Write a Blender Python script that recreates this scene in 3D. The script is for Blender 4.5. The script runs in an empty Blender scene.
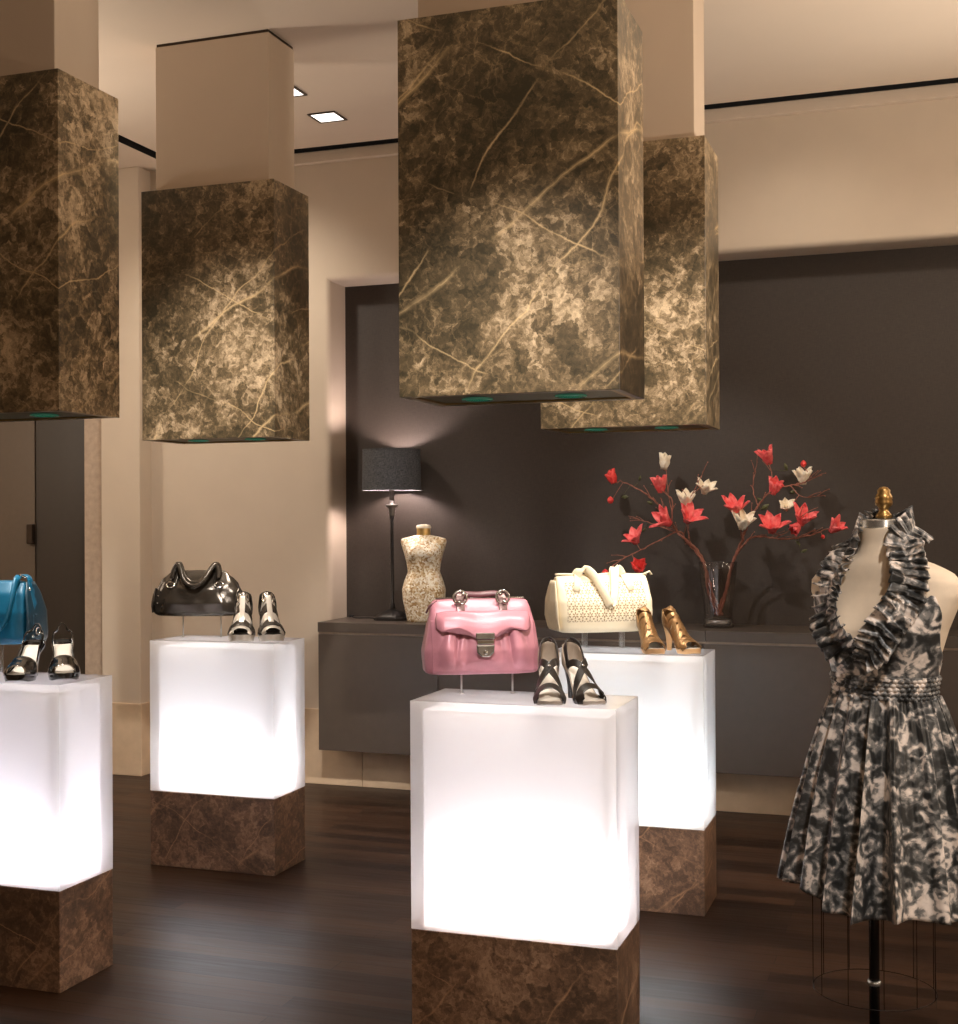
import bpy, math, random
from mathutils import Vector, Matrix, noise
random.seed(7)
PI = math.pi
sc = bpy.context.scene
COL = sc.collection

# ------------------------------------------------------------------ camera
CX, CY, F, HCAM = 466.74, 511.80, 1325.97, 1.4581
YAW, PIT, ROL = 0.33800, 0.0052, -0.0054
fw = Vector((-math.sin(YAW), math.cos(YAW), 0)); rt = Vector((math.cos(YAW), math.sin(YAW), 0)); up = Vector((0, 0, 1))
fw, up = fw*math.cos(PIT)+up*math.sin(PIT), up*math.cos(PIT)-fw*math.sin(PIT)
rt, up = rt*math.cos(ROL)+up*math.sin(ROL), up*math.cos(ROL)-rt*math.sin(ROL)
CAMPOS = Vector((0, 0, HCAM))
cd = bpy.data.cameras.new('camera'); cam = bpy.data.objects.new('camera', cd); COL.objects.link(cam)
M = Matrix((rt, up, -fw)).transposed().to_4x4(); M.translation = CAMPOS
cam.matrix_world = M
cd.sensor_fit = 'AUTO'; cd.sensor_width = 36; cd.lens = F/1024*36
cd.shift_x = (479-CX)/1024; cd.shift_y = (CY-512)/1024; cd.clip_start = .05
sc.camera = cam

def at(px, py, Y):
    """world point seen at that place of the photo, at depth Y in the room"""
    d = fw+rt*((px-CX)/F)-up*((py-CY)/F)
    return CAMPOS+d*(Y/d.y)

# ------------------------------------------------------------------ mesh helper
def lerp(a, b, t): return a+(b-a)*t
def interp(tab, t):
    if t <= tab[0][0]: return tab[0][1]
    for (a, va), (b, vb) in zip(tab, tab[1:]):
        if t <= b:
            k = (t-a)/(b-a); k = k*k*(3-2*k) if False else k
            return va+(vb-va)*k
    return tab[-1][1]
def sm(t): t = max(0, min(1, t)); return t*t*(3-2*t)
def catmull(pts, n):
    P = [Vector(p) for p in pts]
    if len(P) == 2: return [P[0].lerp(P[1], i/n) for i in range(n+1)]
    P = [P[0]*2-P[1]]+P+[P[-1]*2-P[-2]]
    out = []; segs = len(P)-3
    for i in range(n+1):
        u = i/n*segs; k = min(int(u), segs-1); t = u-k
        a, b, c, d = P[k:k+4]
        out.append(.5*((2*b)+(c-a)*t+(2*a-5*b+4*c-d)*t*t+(3*b-a-3*c+d)*t**3))
    return out

class MB:
    def __init__(s): s.v = []; s.f = []
    def add(s, vs, fs):
        o = len(s.v); s.v += [Vector(p) for p in vs]; s.f += [tuple(i+o for i in f) for f in fs]; return s
    def box(s, x0, x1, y0, y1, z0, z1):
        return s.add([(x0,y0,z0),(x1,y0,z0),(x1,y1,z0),(x0,y1,z0),(x0,y0,z1),(x1,y0,z1),(x1,y1,z1),(x0,y1,z1)],
                     [(3,2,1,0),(4,5,6,7),(0,1,5,4),(1,2,6,5),(2,3,7,6),(3,0,4,7)])
    def loft(s, rings, cap=True, closed=True, loop=False):
        n = len(rings[0]); o = len(s.v)
        for r in rings: s.v += [Vector(p) for p in r]
        m = n if closed else n-1
        R = len(rings)
        for i in range(R if loop else R-1):
            for j in range(m):
                a = o+i*n+j; b = o+i*n+(j+1) % n; k = ((i+1) % R)
                s.f.append((a, b, o+k*n+(j+1) % n, o+k*n+j))
        if cap and closed and not loop:
            s.f.append(tuple(o+j for j in range(n))[::-1]); s.f.append(tuple(o+(R-1)*n+j for j in range(n)))
        return s
    def grid(s, nu, nv, fn):
        return s.loft([[fn(i/nu, j/nv) for j in range(nv+1)] for i in range(nu+1)], cap=False, closed=False)
    def slab(s, nu, nv, fn, th):
        """a curved sheet with thickness: fn gives the outer face, th(n) goes inward"""
        G = [[Vector(fn(i/nu, j/nv)) for j in range(nv+1)] for i in range(nu+1)]
        def nrm(i, j):
            a = G[min(i+1, nu)][j]-G[max(i-1, 0)][j]; b = G[i][min(j+1, nv)]-G[i][max(j-1, 0)]
            c = a.cross(b); return c.normalized() if c.length > 1e-12 else Vector((0, 0, 1))
        H = [[G[i][j]-nrm(i, j)*th for j in range(nv+1)] for i in range(nu+1)]
        rings = []
        for i in range(nu+1): rings.append(G[i]+H[i][::-1])
        return s.loft(rings)
    def tube(s, path, r, n=8, cap=True, closed=False):
        P = [Vector(p) for p in path]; rings = []; N = len(P)
        ref = None
        for i, p in enumerate(P):
            if closed: t = P[(i+1) % N]-P[i-1]
            else: t = P[min(i+1, N-1)]-P[max(i-1, 0)]
            t.normalize()
            if ref is None: ref = t.orthogonal().normalized()
            ref = (ref-t*ref.dot(t)).normalized(); b = t.cross(ref)
            rr = r[i] if isinstance(r, (list, tuple)) else (r(i/max(1, N-1)) if callable(r) else r)
            rings.append([p+(ref*math.cos(a)+b*math.sin(a))*rr for a in (2*PI*k/n for k in range(n))])
        return s.loft(rings, cap=cap and not closed, loop=closed)
    def ribbon(s, path, side, w, th, nrm=None):
        """flat strap along path; side(i)->across direction"""
        P = [Vector(p) for p in path]; rings = []; N = len(P)
        for i, p in enumerate(P):
            t = (P[min(i+1, N-1)]-P[max(i-1, 0)]).normalized()
            sd = Vector(side(i) if callable(side) else side); sd = (sd-t*sd.dot(t)).normalized(); n = t.cross(sd).normalized()
            ww = (w(i/(N-1)) if callable(w) else w)/2
            rings.append([p+sd*ww+n*th*.35, p+sd*ww*.8+n*th, p-sd*ww*.8+n*th, p-sd*ww+n*th*.35, p-sd*ww-n*th*.35, p-sd*ww*.8-n*th*.5, p+sd*ww*.8-n*th*.5, p+sd*ww-n*th*.35])
        return s.loft(rings)
    def lathe(s, prof, n=24, c=(0, 0, 0), cap=True):
        return s.loft([[(c[0]+r*math.cos(2*PI*k/n), c[1]+r*math.sin(2*PI*k/n), c[2]+z) for k in range(n)] for r, z in prof], cap=cap)
    def ball(s, c, r, n=10, m=7, sq=(1, 1, 1)):
        c = Vector(c); rings = []
        for i in range(1, m):
            a = PI*i/m
            rings.append([c+Vector((r*sq[0]*math.sin(a)*math.cos(2*PI*k/n), r*sq[1]*math.sin(a)*math.sin(2*PI*k/n), -r*sq[2]*math.cos(a))) for k in range(n)])
        return s.loft(rings)
    def xf(s, m):
        s.v = [m @ p for p in s.v]; return s
    def build(s, name, mat, parent=None, smooth=True, bevel=0, sub=0, loc=None, rz=None, auto=None):
        me = bpy.data.meshes.new(name); me.from_pydata([tuple(p) for p in s.v], [], s.f); me.update()
        import bmesh
        b = bmesh.new(); b.from_mesh(me); bmesh.ops.recalc_face_normals(b, faces=b.faces); b.to_mesh(me); b.free()
        if mat: me.materials.append(mat)
        if smooth:
            me.polygons.foreach_set('use_smooth', [True]*len(me.polygons))
            if auto: me.set_sharp_from_angle(angle=math.radians(auto))
        o = bpy.data.objects.new(name, me); COL.objects.link(o)
        if parent: o.parent = parent
        if loc: o.location = loc
        if rz is not None: o.rotation_euler.z = rz
        if bevel:
            md = o.modifiers.new('bevel', 'BEVEL'); md.width = bevel; md.segments = 2; md.limit_method = 'ANGLE'
        if sub:
            md = o.modifiers.new('sub', 'SUBSURF'); md.levels = sub; md.render_levels = sub
        return o

def tag(o, label, cat, group=None):
    o['label'] = label; o['category'] = cat
    if group: o['group'] = group
    return o
def thing(name, label, cat, loc=(0, 0, 0), rz=0, group=None):
    o = bpy.data.objects.new(name, None); COL.objects.link(o); o.empty_display_size = .05
    o.location = loc; o.rotation_euler.z = rz
    return tag(o, label, cat, group)
def struct(o):
    o['kind'] = 'structure'; return o

# ------------------------------------------------------------------ materials
def srgb(r, g, b):
    f = lambda c: (c/255/12.92) if c/255 <= .04045 else ((c/255+.055)/1.055)**2.4
    return (f(r), f(g), f(b), 1)
class NT:
    def __init__(s, name):
        s.m = bpy.data.materials.new(name); s.m.use_nodes = True; s.t = s.m.node_tree; s.n = s.t.nodes; s.L = s.t.links
        s.bsdf = s.n['Principled BSDF']; s.out = s.n['Material Output']
    def new(s, ty, **kw):
        n = s.n.new(ty)
        for k, v in kw.items():
            if k in n.inputs.keys(): n.inputs[k].default_value = v
            else: setattr(n, k, v)
        return n
    def link(s, a, b): s.L.new(a, b)
    def coord(s, scale=(1, 1, 1), kind='Object'):
        tc = s.new('ShaderNodeTexCoord'); mp = s.new('ShaderNodeMapping'); mp.inputs['Scale'].default_value = scale
        s.link(tc.outputs[kind], mp.inputs['Vector']); return mp.outputs[0]
    def noise(s, vec, scale, detail=4, rough=.55, dist=0):
        n = s.new('ShaderNodeTexNoise'); n.inputs['Scale'].default_value = scale; n.inputs['Detail'].default_value = detail
        n.inputs['Roughness'].default_value = rough; n.inputs['Distortion'].default_value = dist
        s.link(vec, n.inputs['Vector']); return n
    def voro(s, vec, scale, feature='F1', rnd=1):
        n = s.new('ShaderNodeTexVoronoi'); n.feature = feature; n.inputs['Scale'].default_value = scale; n.inputs['Randomness'].default_value = rnd
        s.link(vec, n.inputs['Vector']); return n
    def ramp(s, fac, stops, interp='LINEAR'):
        n = s.new('ShaderNodeValToRGB'); cr = n.color_ramp; cr.interpolation = interp
        while len(cr.elements) < len(stops): cr.elements.new(.5)
        for e, (p, c) in zip(cr.elements, stops):
            e.position = p; e.color = c if isinstance(c, tuple) else (c, c, c, 1)
        s.link(fac, n.inputs[0]); return n.outputs[0]
    def mix(s, fac, a, b, mode='MIX'):
        n = s.new('ShaderNodeMix'); n.data_type = 'RGBA'; n.blend_type = mode
        for v, i in ((fac, 0), (a, 6), (b, 7)):
            if hasattr(v, 'is_output'): s.link(v, n.inputs[i])
            else: n.inputs[i].default_value = v
        return n.outputs[2]
    def math(s, op, a, b=0):
        n = s.new('ShaderNodeMath'); n.operation = op
        for i, v in enumerate((a, b)):
            if hasattr(v, 'is_output'): s.link(v, n.inputs[i])
            else: n.inputs[i].default_value = v
        return n.outputs[0]
    def vadd(s, vec, col, k):
        n = s.new('ShaderNodeVectorMath'); n.operation = 'MULTIPLY_ADD'
        n.inputs[1].default_value = (k, k, k); s.link(col, n.inputs[0]); s.link(vec, n.inputs[2]); return n.outputs[0]
    def bump(s, h, strength=.3, dist=.01):
        n = s.new('ShaderNodeBump'); n.inputs['Strength'].default_value = strength; n.inputs['Distance'].default_value = dist
        s.link(h, n.inputs['Height']); s.link(n.outputs[0], s.bsdf.inputs['Normal'])
    def set(s, **kw):
        for k, v in kw.items():
            k = k.replace('_', ' ')
            if hasattr(v, 'is_output'): s.link(v, s.bsdf.inputs[k])
            else: s.bsdf.inputs[k].default_value = v
        return s

def plain(name, c, rough=.5, metal=0, var=.12, scale=30, bump=0, bscale=200, **kw):
    t = NT(name); co = t.coord(); n = t.noise(co, scale)
    c2 = tuple(max(0, x*(1-var)) for x in c[:3])+(1,); c3 = tuple(min(1, x*(1+var)) for x in c[:3])+(1,)
    t.set(Base_Color=t.ramp(n.outputs[0], [(.3, c2), (.7, c3)]), Roughness=rough, Metallic=metal, **kw)
    if bump: t.bump(t.noise(co, bscale, 3).outputs[0], bump, .003)
    return t.m

def marble(name, dark, mid, light, vein, s=1.0, rough=.32, seed=0.0, contrast=0.0):
    t = NT(name); co0 = t.coord()
    oi = t.new('ShaderNodeObjectInfo')
    rv = t.new('ShaderNodeVectorMath'); rv.operation = 'MULTIPLY_ADD'; rv.inputs[0].default_value = (9.1, 5.3, 7.7)
    cb = t.new('ShaderNodeCombineXYZ')
    for i in range(3): t.link(oi.outputs['Random'], cb.inputs[i])
    t.link(cb.outputs[0], rv.inputs[1]); t.link(co0, rv.inputs[2]); co = rv.outputs[0]
    w1 = t.noise(co, 1.8*s, 4, .55); w2 = t.noise(co, 22*s, 5, .65)
    c1 = t.vadd(co, w1.outputs['Color'], .16/s); c2 = t.vadd(c1, w2.outputs['Color'], .06/s)
    zone = t.noise(c1, 1.5*s, 4, .55, .2); mid_z = t.noise(c2, 8*s, 8, .75, 0)
    mott = t.noise(c2, 70*s, 8, .8, 0)
    frag = t.voro(c2, 19*s); frag2 = t.voro(c2, 55*s)
    cell = t.new('ShaderNodeSeparateColor'); t.link(frag.outputs['Color'], cell.inputs[0])
    cell2 = t.new('ShaderNodeSeparateColor'); t.link(frag2.outputs['Color'], cell2.inputs[0])
    e1 = t.voro(c2, 12*s, 'DISTANCE_TO_EDGE'); e3 = t.voro(c2, 34*s, 'DISTANCE_TO_EDGE')
    gate = t.ramp(t.noise(co, 3.0*s, 3).outputs[0], [(.36, 0.0), (.6, 1.0)])
    net = t.math('MULTIPLY', t.ramp(e1.outputs[0], [(0, 1.0), (.16, 0.0)]), gate)
    a = t.math('MULTIPLY', zone.outputs[0], 1.05)
    for q, k in ((mid_z.outputs[0], .50), (cell.outputs[0], .20), (cell2.outputs[0], .18), (mott.outputs[0], .78)):
        a = t.math('ADD', a, t.math('MULTIPLY', t.math('SUBTRACT', q, .5), k))
    a = t.math('ADD', a, t.math('MULTIPLY', net, .09)); a = t.math('ADD', a, t.math('MULTIPLY', t.ramp(e3.outputs[0], [(0, 1.0), (.12, 0.0)]), .07)); a = t.math('ADD', a, -.07)
    body = t.ramp(a, [(.26, dark), (.44, tuple(lerp(p, q, .35) for p, q in zip(dark, mid))), (.58, mid), (.84, light)])
    v = t.math('MULTIPLY', t.ramp(e1.outputs[0], [(0, .16), (.02, 0.0)]), gate)
    cw = t.vadd(co, t.noise(co, 9*s, 6, .65).outputs['Color'], .03/s)
    for rot, sc_, th, dist in ((.62, .62, .008, 2.6), (.95, 1.0, .006, 3.2), (-.45, .8, .0035, 2.8)):
        mp = t.new('ShaderNodeMapping'); mp.inputs['Rotation'].default_value = (.15, rot+PI/2, .35); t.link(cw, mp.inputs[0])
        wv = t.new('ShaderNodeTexWave'); wv.wave_type = 'BANDS'; wv.bands_direction = 'X'; wv.wave_profile = 'SAW'
        wv.inputs['Scale'].default_value = sc_*s; wv.inputs['Distortion'].default_value = dist; wv.inputs['Detail'].default_value = 3; wv.inputs['Detail Scale'].default_value = 1.1; wv.inputs['Detail Roughness'].default_value = .6
        t.link(mp.outputs[0], wv.inputs['Vector'])
        r_ = t.ramp(t.math('ABSOLUTE', t.math('SUBTRACT', wv.outputs['Fac'], .5)), [(0, .85), (th*.5, .45), (th*2.5, 0.0)])
        v = t.math('MAXIMUM', v, t.math('MULTIPLY', r_, t.ramp(t.noise(co, 3.4*s, 4).outputs[0], [(.44, .03), (.58, 1.0)])))
    t.set(Base_Color=t.mix(v, body, vein), Roughness=rough)
    return t.m

def facing(t, k, base=.03):
    lw = t.new('ShaderNodeLayerWeight'); lw.inputs[0].default_value = .5
    return t.math('ADD', base, t.math('MULTIPLY', t.math('POWER', lw.outputs['Facing'], 3), k))

def make_mats():
    m = {}
    m['wall'] = plain('wall paint', srgb(200, 184, 164), .85, 0, .02, 6, .08, 300)
    m['ceil'] = plain('ceiling paint', srgb(208, 190, 170), .9, 0, .015, 3)
    m['plinth'] = plain('limestone plinth', srgb(196, 170, 140), .6, 0, .06, 14)
    # wood floor planks running along X
    t = NT('dark wood planks'); co = t.coord(kind='Object')
    br = t.new('ShaderNodeTexBrick'); br.inputs['Scale'].default_value = 1; br.offset = .37; br.offset_frequency = 2
    br.inputs['Brick Width'].default_value = 1.35; br.inputs['Row Height'].default_value = .085; br.inputs['Mortar Size'].default_value = .0016; br.inputs['Mortar Smooth'].default_value = .2
    br.inputs['Color1'].default_value = (0, 0, 0, 1); br.inputs['Color2'].default_value = (1, 1, 1, 1); br.inputs['Mortar'].default_value = (.5, .5, .5, 1); br.inputs['Bias'].default_value = 0
    t.link(co, br.inputs['Vector'])
    st = t.new('ShaderNodeMapping'); st.inputs['Scale'].default_value = (1.2, 22, 1); t.link(co, st.inputs[0])
    g = t.noise(st.outputs[0], 3, 6, .65, .6)
    plank = t.ramp(br.outputs['Color'], [(0, srgb(50, 35, 26)), (.5, srgb(70, 50, 37)), (1, srgb(90, 66, 49))])
    grain = t.ramp(g.outputs[0], [(.3, srgb(70, 60, 52)), (.7, srgb(200, 190, 178))])
    c = t.mix(.7, plank, grain, 'MULTIPLY'); c = t.mix(br.outputs['Fac'], c, srgb(22, 15, 11))
    t.set(Base_Color=c, Roughness=t.ramp(g.outputs[0], [(.3, .30), (.7, .46)]), Specular_IOR_Level=.22); t.bump(br.outputs['Fac'], -.3, .002); m['floor'] = t.m
    # dark woven panel
    t = NT('dark woven panel'); co = t.coord((1, 1, 1)); a = t.coord((30, 1, 700)); n1 = t.noise(a, 1, 2); b = t.coord((700, 1, 30)); n2 = t.noise(b, 1, 2)
    f = t.math('MULTIPLY', t.math('ADD', n1.outputs[0], n2.outputs[0]), .5)
    t.set(Base_Color=t.ramp(f, [(.35, srgb(46, 38, 32)), (.65, srgb(64, 55, 47))]), Roughness=.62); t.bump(f, .25, .002); m['panel'] = t.m
    m['console'] = plain('dark brown veneer', srgb(74, 64, 55), .42, 0, .05, 20)
    m['groove'] = plain('console reveal strip', srgb(128, 112, 96), .35, .3)
    m['black'] = plain('black gap', srgb(6, 5, 5), .9)
    m['door'] = plain('dark door leaf', srgb(56, 48, 40), .5, 0, .05)
    m['door_light'] = plain('brown door leaf', srgb(98, 85, 72), .5, 0, .04)
    m['jamb'] = plain('taupe door frame', srgb(178, 158, 138), .7)
    m['bronze'] = plain('bronze pull', srgb(62, 50, 40), .4, .6)
    m['marble_box'] = marble('dark emperador marble', srgb(58, 51, 36), srgb(118, 99, 72), srgb(204, 178, 142), srgb(222, 190, 140), 1.0)
    m['marble_base'] = marble('brown emperador marble', srgb(86, 69, 57), srgb(136, 107, 86), srgb(180, 148, 122), srgb(200, 158, 122), 1.25)
    m['column'] = plain('column paint', srgb(190, 170, 148), .85, 0, .02, 5)
    m['brass_rim'] = plain('brass rim', srgb(150, 126, 84), .4, .8)
    m['underside'] = plain('olive underside panel', srgb(92, 84, 58), .5, .2)
    t = NT('green edged lens glass'); t.set(Base_Color=srgb(110, 190, 165), Roughness=.15, Emission_Color=srgb(70, 185, 150), Emission_Strength=.05); m['lens'] = t.m
    # frosted acrylic: light comes through from the lamps inside
    t = NT('frosted acrylic diffuser')
    tr = t.new('ShaderNodeBsdfTranslucent'); tr.inputs[0].default_value = (.97, .97, .985, 1); df = t.new('ShaderNodeBsdfDiffuse'); df.inputs[0].default_value = (.93, .93, .95, 1)
    mx = t.new('ShaderNodeMixShader'); mx.inputs[0].default_value = .42; t.link(tr.outputs[0], mx.inputs[1]); t.link(df.outputs[0], mx.inputs[2])
    t.link(mx.outputs[0], t.out.inputs[0]); m['acrylic'] = t.m
    t = NT('clear acrylic skin')
    tp = t.new('ShaderNodeBsdfTransparent'); tp.inputs[0].default_value = (.985, .985, .99, 1); tl = t.new('ShaderNodeBsdfTranslucent'); tl.inputs[0].default_value = (.95, .95, .97, 1); gl = t.new('ShaderNodeBsdfGlossy'); gl.inputs['Roughness'].default_value = .12
    mx = t.new('ShaderNodeMixShader'); mx.inputs[0].default_value = .62; t.link(tp.outputs[0], mx.inputs[1]); t.link(tl.outputs[0], mx.inputs[2])
    fr = facing(t, .5); m2 = t.new('ShaderNodeMixShader'); t.link(fr, m2.inputs[0]); t.link(mx.outputs[0], m2.inputs[1]); t.link(gl.outputs[0], m2.inputs[2])
    t.link(m2.outputs[0], t.out.inputs[0]); m['skin'] = t.m
    # clear acrylic / glass, thin
    def thin(name, tint, rough=.03, ior=1.45, base=.03):
        t = NT(name); tp = t.new('ShaderNodeBsdfTransparent'); tp.inputs[0].default_value = tint; gl = t.new('ShaderNodeBsdfGlossy'); gl.inputs['Roughness'].default_value = rough
        fr = facing(t, ior-.9, base); mx = t.new('ShaderNodeMixShader'); t.link(fr, mx.inputs[0]); t.link(tp.outputs[0], mx.inputs[1]); t.link(gl.outputs[0], mx.inputs[2]); t.link(mx.outputs[0], t.out.inputs[0]); return t.m
    m['plexi'] = thin('clear acrylic bar', (.96, .97, .97, 1), .3, 1.6, .22)
    m['glass'] = thin('smoke vase glass', (.87, .85, .84, 1), .04, 1.85, .05)
    m['wire'] = plain('steel wire', srgb(190, 188, 184), .3, .9)
    m['lampshade'] = NT('black linen shade').m
    t = NT('black linen'); a = t.coord((60, 60, 900)); b = t.coord((900, 900, 60)); f = t.math('MULTIPLY', t.math('ADD', t.noise(a, 1, 2).outputs[0], t.noise(b, 1, 2).outputs[0]), .5)
    t.set(Base_Color=t.ramp(f, [(.4, srgb(30, 30, 32)), (.62, srgb(96, 96, 98))]), Roughness=.8); t.bump(f, .3, .001); m['lampshade'] = t.m
    m['iron'] = plain('dark bronze metal', srgb(52, 48, 46), .38, .55)
    m['pewter'] = plain('pewter metal', srgb(120, 116, 112), .35, .8)
    t = NT('frosted bulb'); t.set(Base_Color=(1, 1, 1, 1), Emission_Color=(1, .80, .76, 1), Emission_Strength=420); m['bulb'] = t.m
    # mother of pearl flakes
    t = NT('gold capiz flakes'); co = t.coord(); v = t.voro(t.vadd(co, t.noise(co, 30).outputs['Color'], .02), 120); cs = t.new('ShaderNodeSeparateColor'); t.link(v.outputs['Color'], cs.inputs[0])
    lg = t.noise(co, 9, 4); f = t.math('ADD', t.math('MULTIPLY', cs.outputs[0], .6), t.math('MULTIPLY', lg.outputs[0], .5))
    t.set(Base_Color=t.ramp(f, [(.25, srgb(170, 132, 78)), (.48, srgb(222, 198, 156)), (.72, srgb(253, 246, 230))]), Roughness=.35, Metallic=.15); t.bump(cs.outputs[0], .5, .002); m['capiz'] = t.m
    m['pinkgold'] = plain('worn gold cap', srgb(214, 178, 112), .3, .7)
    # leathers
    def leather(name, c, rough=.4, metal=0, bump=.15, **kw): return plain(name, c, rough, metal, .10, 18, bump, 260, **kw)
    m['pink'] = leather('pink satin leather', srgb(180, 120, 132), .4, .12)
    m['pink_tab'] = leather('rosewood leather', srgb(108, 82, 80), .3, .3)
    m['pink_dark'] = leather('dark mauve leather', srgb(92, 52, 58), .4)
    m['pewter_leather'] = leather('black metallic leather', srgb(66, 59, 51), .22, .6, .1)
    m['cream'] = leather('cream leather', srgb(226, 212, 182), .5)
    t = NT('cream perforated leather'); co = t.coord(); sep = t.new('ShaderNodeSeparateXYZ'); t.link(co, sep.inputs[0])
    cmb = t.new('ShaderNodeCombineXYZ'); t.link(sep.outputs[0], cmb.inputs[0]); t.link(sep.outputs[2], cmb.inputs[1])
    K = 34
    fx = t.math('SUBTRACT', t.math('FRACT', t.math('MULTIPLY', sep.outputs[0], K)), .5); fz = t.math('SUBTRACT', t.math('FRACT', t.math('MULTIPLY', sep.outputs[2], K)), .5)
    r = t.math('SQRT', t.math('ADD', t.math('MULTIPLY', fx, fx), t.math('MULTIPLY', fz, fz))); th = t.math('ARCTAN2', fz, fx)
    pet = t.math('ABSOLUTE', t.math('SINE', t.math('MULTIPLY', th, 3))); inn = t.math('LESS_THAN', r, t.math('MULTIPLY', pet, .46)); ring = t.math('GREATER_THAN', r, .13)
    cor = t.math('GREATER_THAN', r, .60); hole = t.math('MAXIMUM', t.math('MULTIPLY', inn, ring), cor)
    lim = t.math('MULTIPLY', t.ramp(sep.outputs[2], [(.045, 0.0), (.05, 1.0)]), t.ramp(sep.outputs[2], [(.198, 1.0), (.203, 0.0)]))
    hole = t.math('MULTIPLY', hole, lim); hole = t.math('MULTIPLY', hole, t.ramp(t.math('ABSOLUTE', sep.outputs[0]), [(.160, 1.0), (.163, 0.0)]))
    t.set(Base_Color=t.mix(hole, srgb(232, 219, 190), srgb(142, 116, 76)), Roughness=.5); t.bump(hole, -.5, .002); m['perf'] = t.m
    m['teal'] = leather('teal leather', srgb(14, 98, 134), .38, .1)
    m['teal_dark'] = leather('deep teal leather', srgb(18, 58, 78), .42)
    m['patent'] = leather('black patent leather', srgb(20, 18, 18), .1, 0, 0, Coat_Weight=.6)
    m['ivory'] = leather('ivory insole', srgb(238, 232, 222), .45)
    m['black_leather'] = leather('black brown leather', srgb(30, 25, 22), .3)
    m['grey_insole'] = leather('grey brown insole', srgb(142, 126, 110), .55)
    m['pale_insole'] = leather('pale insole', srgb(226, 216, 204), .5)
    m['clear_sole'] = leather('pale platform', srgb(150, 138, 126), .3)
    m['silver'] = leather('silver leather', srgb(206, 198, 186), .25, .6, .1)
    m['dark_silver'] = leather('gunmetal leather', srgb(70, 64, 58), .24, .6, .1)
    m['gold'] = leather('bronze gold leather', srgb(148, 114, 76), .3, .7, .35)
    m['tan'] = leather('tan sole', srgb(214, 172, 122), .45)
    m['chrome'] = plain('polished metal', srgb(200, 196, 190), .14, 1, .05)
    m['antique'] = plain('antique nickel', srgb(170, 165, 158), .22, .9, .2, 60)
    # form and dress
    m['canvas'] = plain('cream canvas', srgb(232, 214, 190), .8, 0, .03, 40, .15, 500)
    m['steel'] = plain('brushed steel collar', srgb(196, 200, 202), .25, .9)
    m['oldbrass'] = plain('aged brass', srgb(158, 124, 74), .34, .85, .15, 40)
    m['pole'] = plain('dark steel pole', srgb(40, 36, 34), .25, .7)
    t = NT('floral print silk'); co = t.coord(); w = t.noise(co, 14, 3, .5); c1 = t.vadd(co, w.outputs['Color'], .05)
    big = t.noise(c1, 15, 3, .55, .8); v = t.voro(c1, 17); curl = t.math('SINE', t.math('ADD', t.math('MULTIPLY', v.outputs[0], 17), t.math('MULTIPLY', w.outputs[0], 6)))
    fine = t.noise(c1, 75, 5, .7, .6); pet = t.voro(c1, 46, 'DISTANCE_TO_EDGE')
    f = t.math('MULTIPLY', big.outputs[0], 1.0); f = t.math('ADD', f, t.math('MULTIPLY', curl, .075)); f = t.math('ADD', f, t.math('MULTIPLY', t.math('SUBTRACT', fine.outputs[0], .5), .30)); f = t.math('ADD', f, t.math('MULTIPLY', pet.outputs[0], .22))
    t.set(Base_Color=t.ramp(f, [(.38, srgb(36, 37, 37)), (.485, srgb(66, 67, 67)), (.53, srgb(112, 111, 109)), (.595, srgb(140, 136, 132)), (.63, srgb(212, 200, 190)), (.76, srgb(238, 226, 216))]), Roughness=.38, Sheen_Weight=.1); m['print'] = t.m
    # plants
    m['bark'] = plain('red brown bark', srgb(142, 88, 70), .7, 0, .25, 60, .3, 200)
    def petal(name, a, b):
        t = NT(name); co = t.coord(); t.set(Base_Color=t.ramp(t.noise(co, 45, 3).outputs[0], [(.35, a), (.65, b)]), Roughness=.5); return t.m
    m['coral'] = petal('coral petals', srgb(226, 70, 72), srgb(246, 128, 124)); m['white_petal'] = petal('ivory petals', srgb(238, 222, 192), srgb(252, 244, 226)); m['red'] = petal('red petals', srgb(206, 44, 42), srgb(232, 78, 68))
    m['leaf'] = petal('olive leaf', srgb(58, 62, 34), srgb(92, 92, 52))
    m['concrete'] = plain('plaster shell', srgb(200, 182, 160), .9)
    t = NT('downlight glow'); t.set(Base_Color=(1, 1, 1, 1), Emission_Color=(1, .93, .86, 1), Emission_Strength=2.2); m['glow'] = t.m
    return m
MT = make_mats()

# ------------------------------------------------------------------ the room
ZC = 3.485; XL, XR, YB, YF0 = -6.2, 3.2, 6.65, -3.0
struct(MB().box(XL-.1, XR+.1, YF0-.1, 7.4, -.1, 0).build('floor', MT['floor'], smooth=False))
# ceiling with a shadow slot along back and left
SX, SY, SW = -4.10, 6.528, .082
mb = MB(); z0, z1 = ZC, ZC+.12
mb.box(SX+SW, XR+.1, YF0-.1, SY, z0, z1); mb.box(XL-.1, SX, YF0-.1, 7.4, z0, z1); mb.box(SX, XR+.1, SY+SW, 7.4, z0, z1)
mb.box(SX, SX+SW, YF0-.1, SY+SW, z0+.07, z1); mb.box(SX, XR+.1, SY, SY+SW, z0+.07, z1)
struct(mb.build('ceiling', MT['ceil'], smooth=False))
mb = MB(); mb.box(SX, SX+SW, YF0, SY+SW, z0+.06, z0+.068); mb.box(SX+SW, XR, SY, SY+SW, z0+.06, z0+.068)
mb.box(SX-.0005, SX+.001, YF0, SY+SW, z0+.002, z0+.065); mb.box(SX+SW, XR, SY+SW-.001, SY+SW+.0005, z0+.002, z0+.065); mb.box(SX, XR, SY-.0005, SY+.001, z0+.002, z0+.065) if False else None
struct(mb.build('trim_1', MT['black'], smooth=False))
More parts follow.
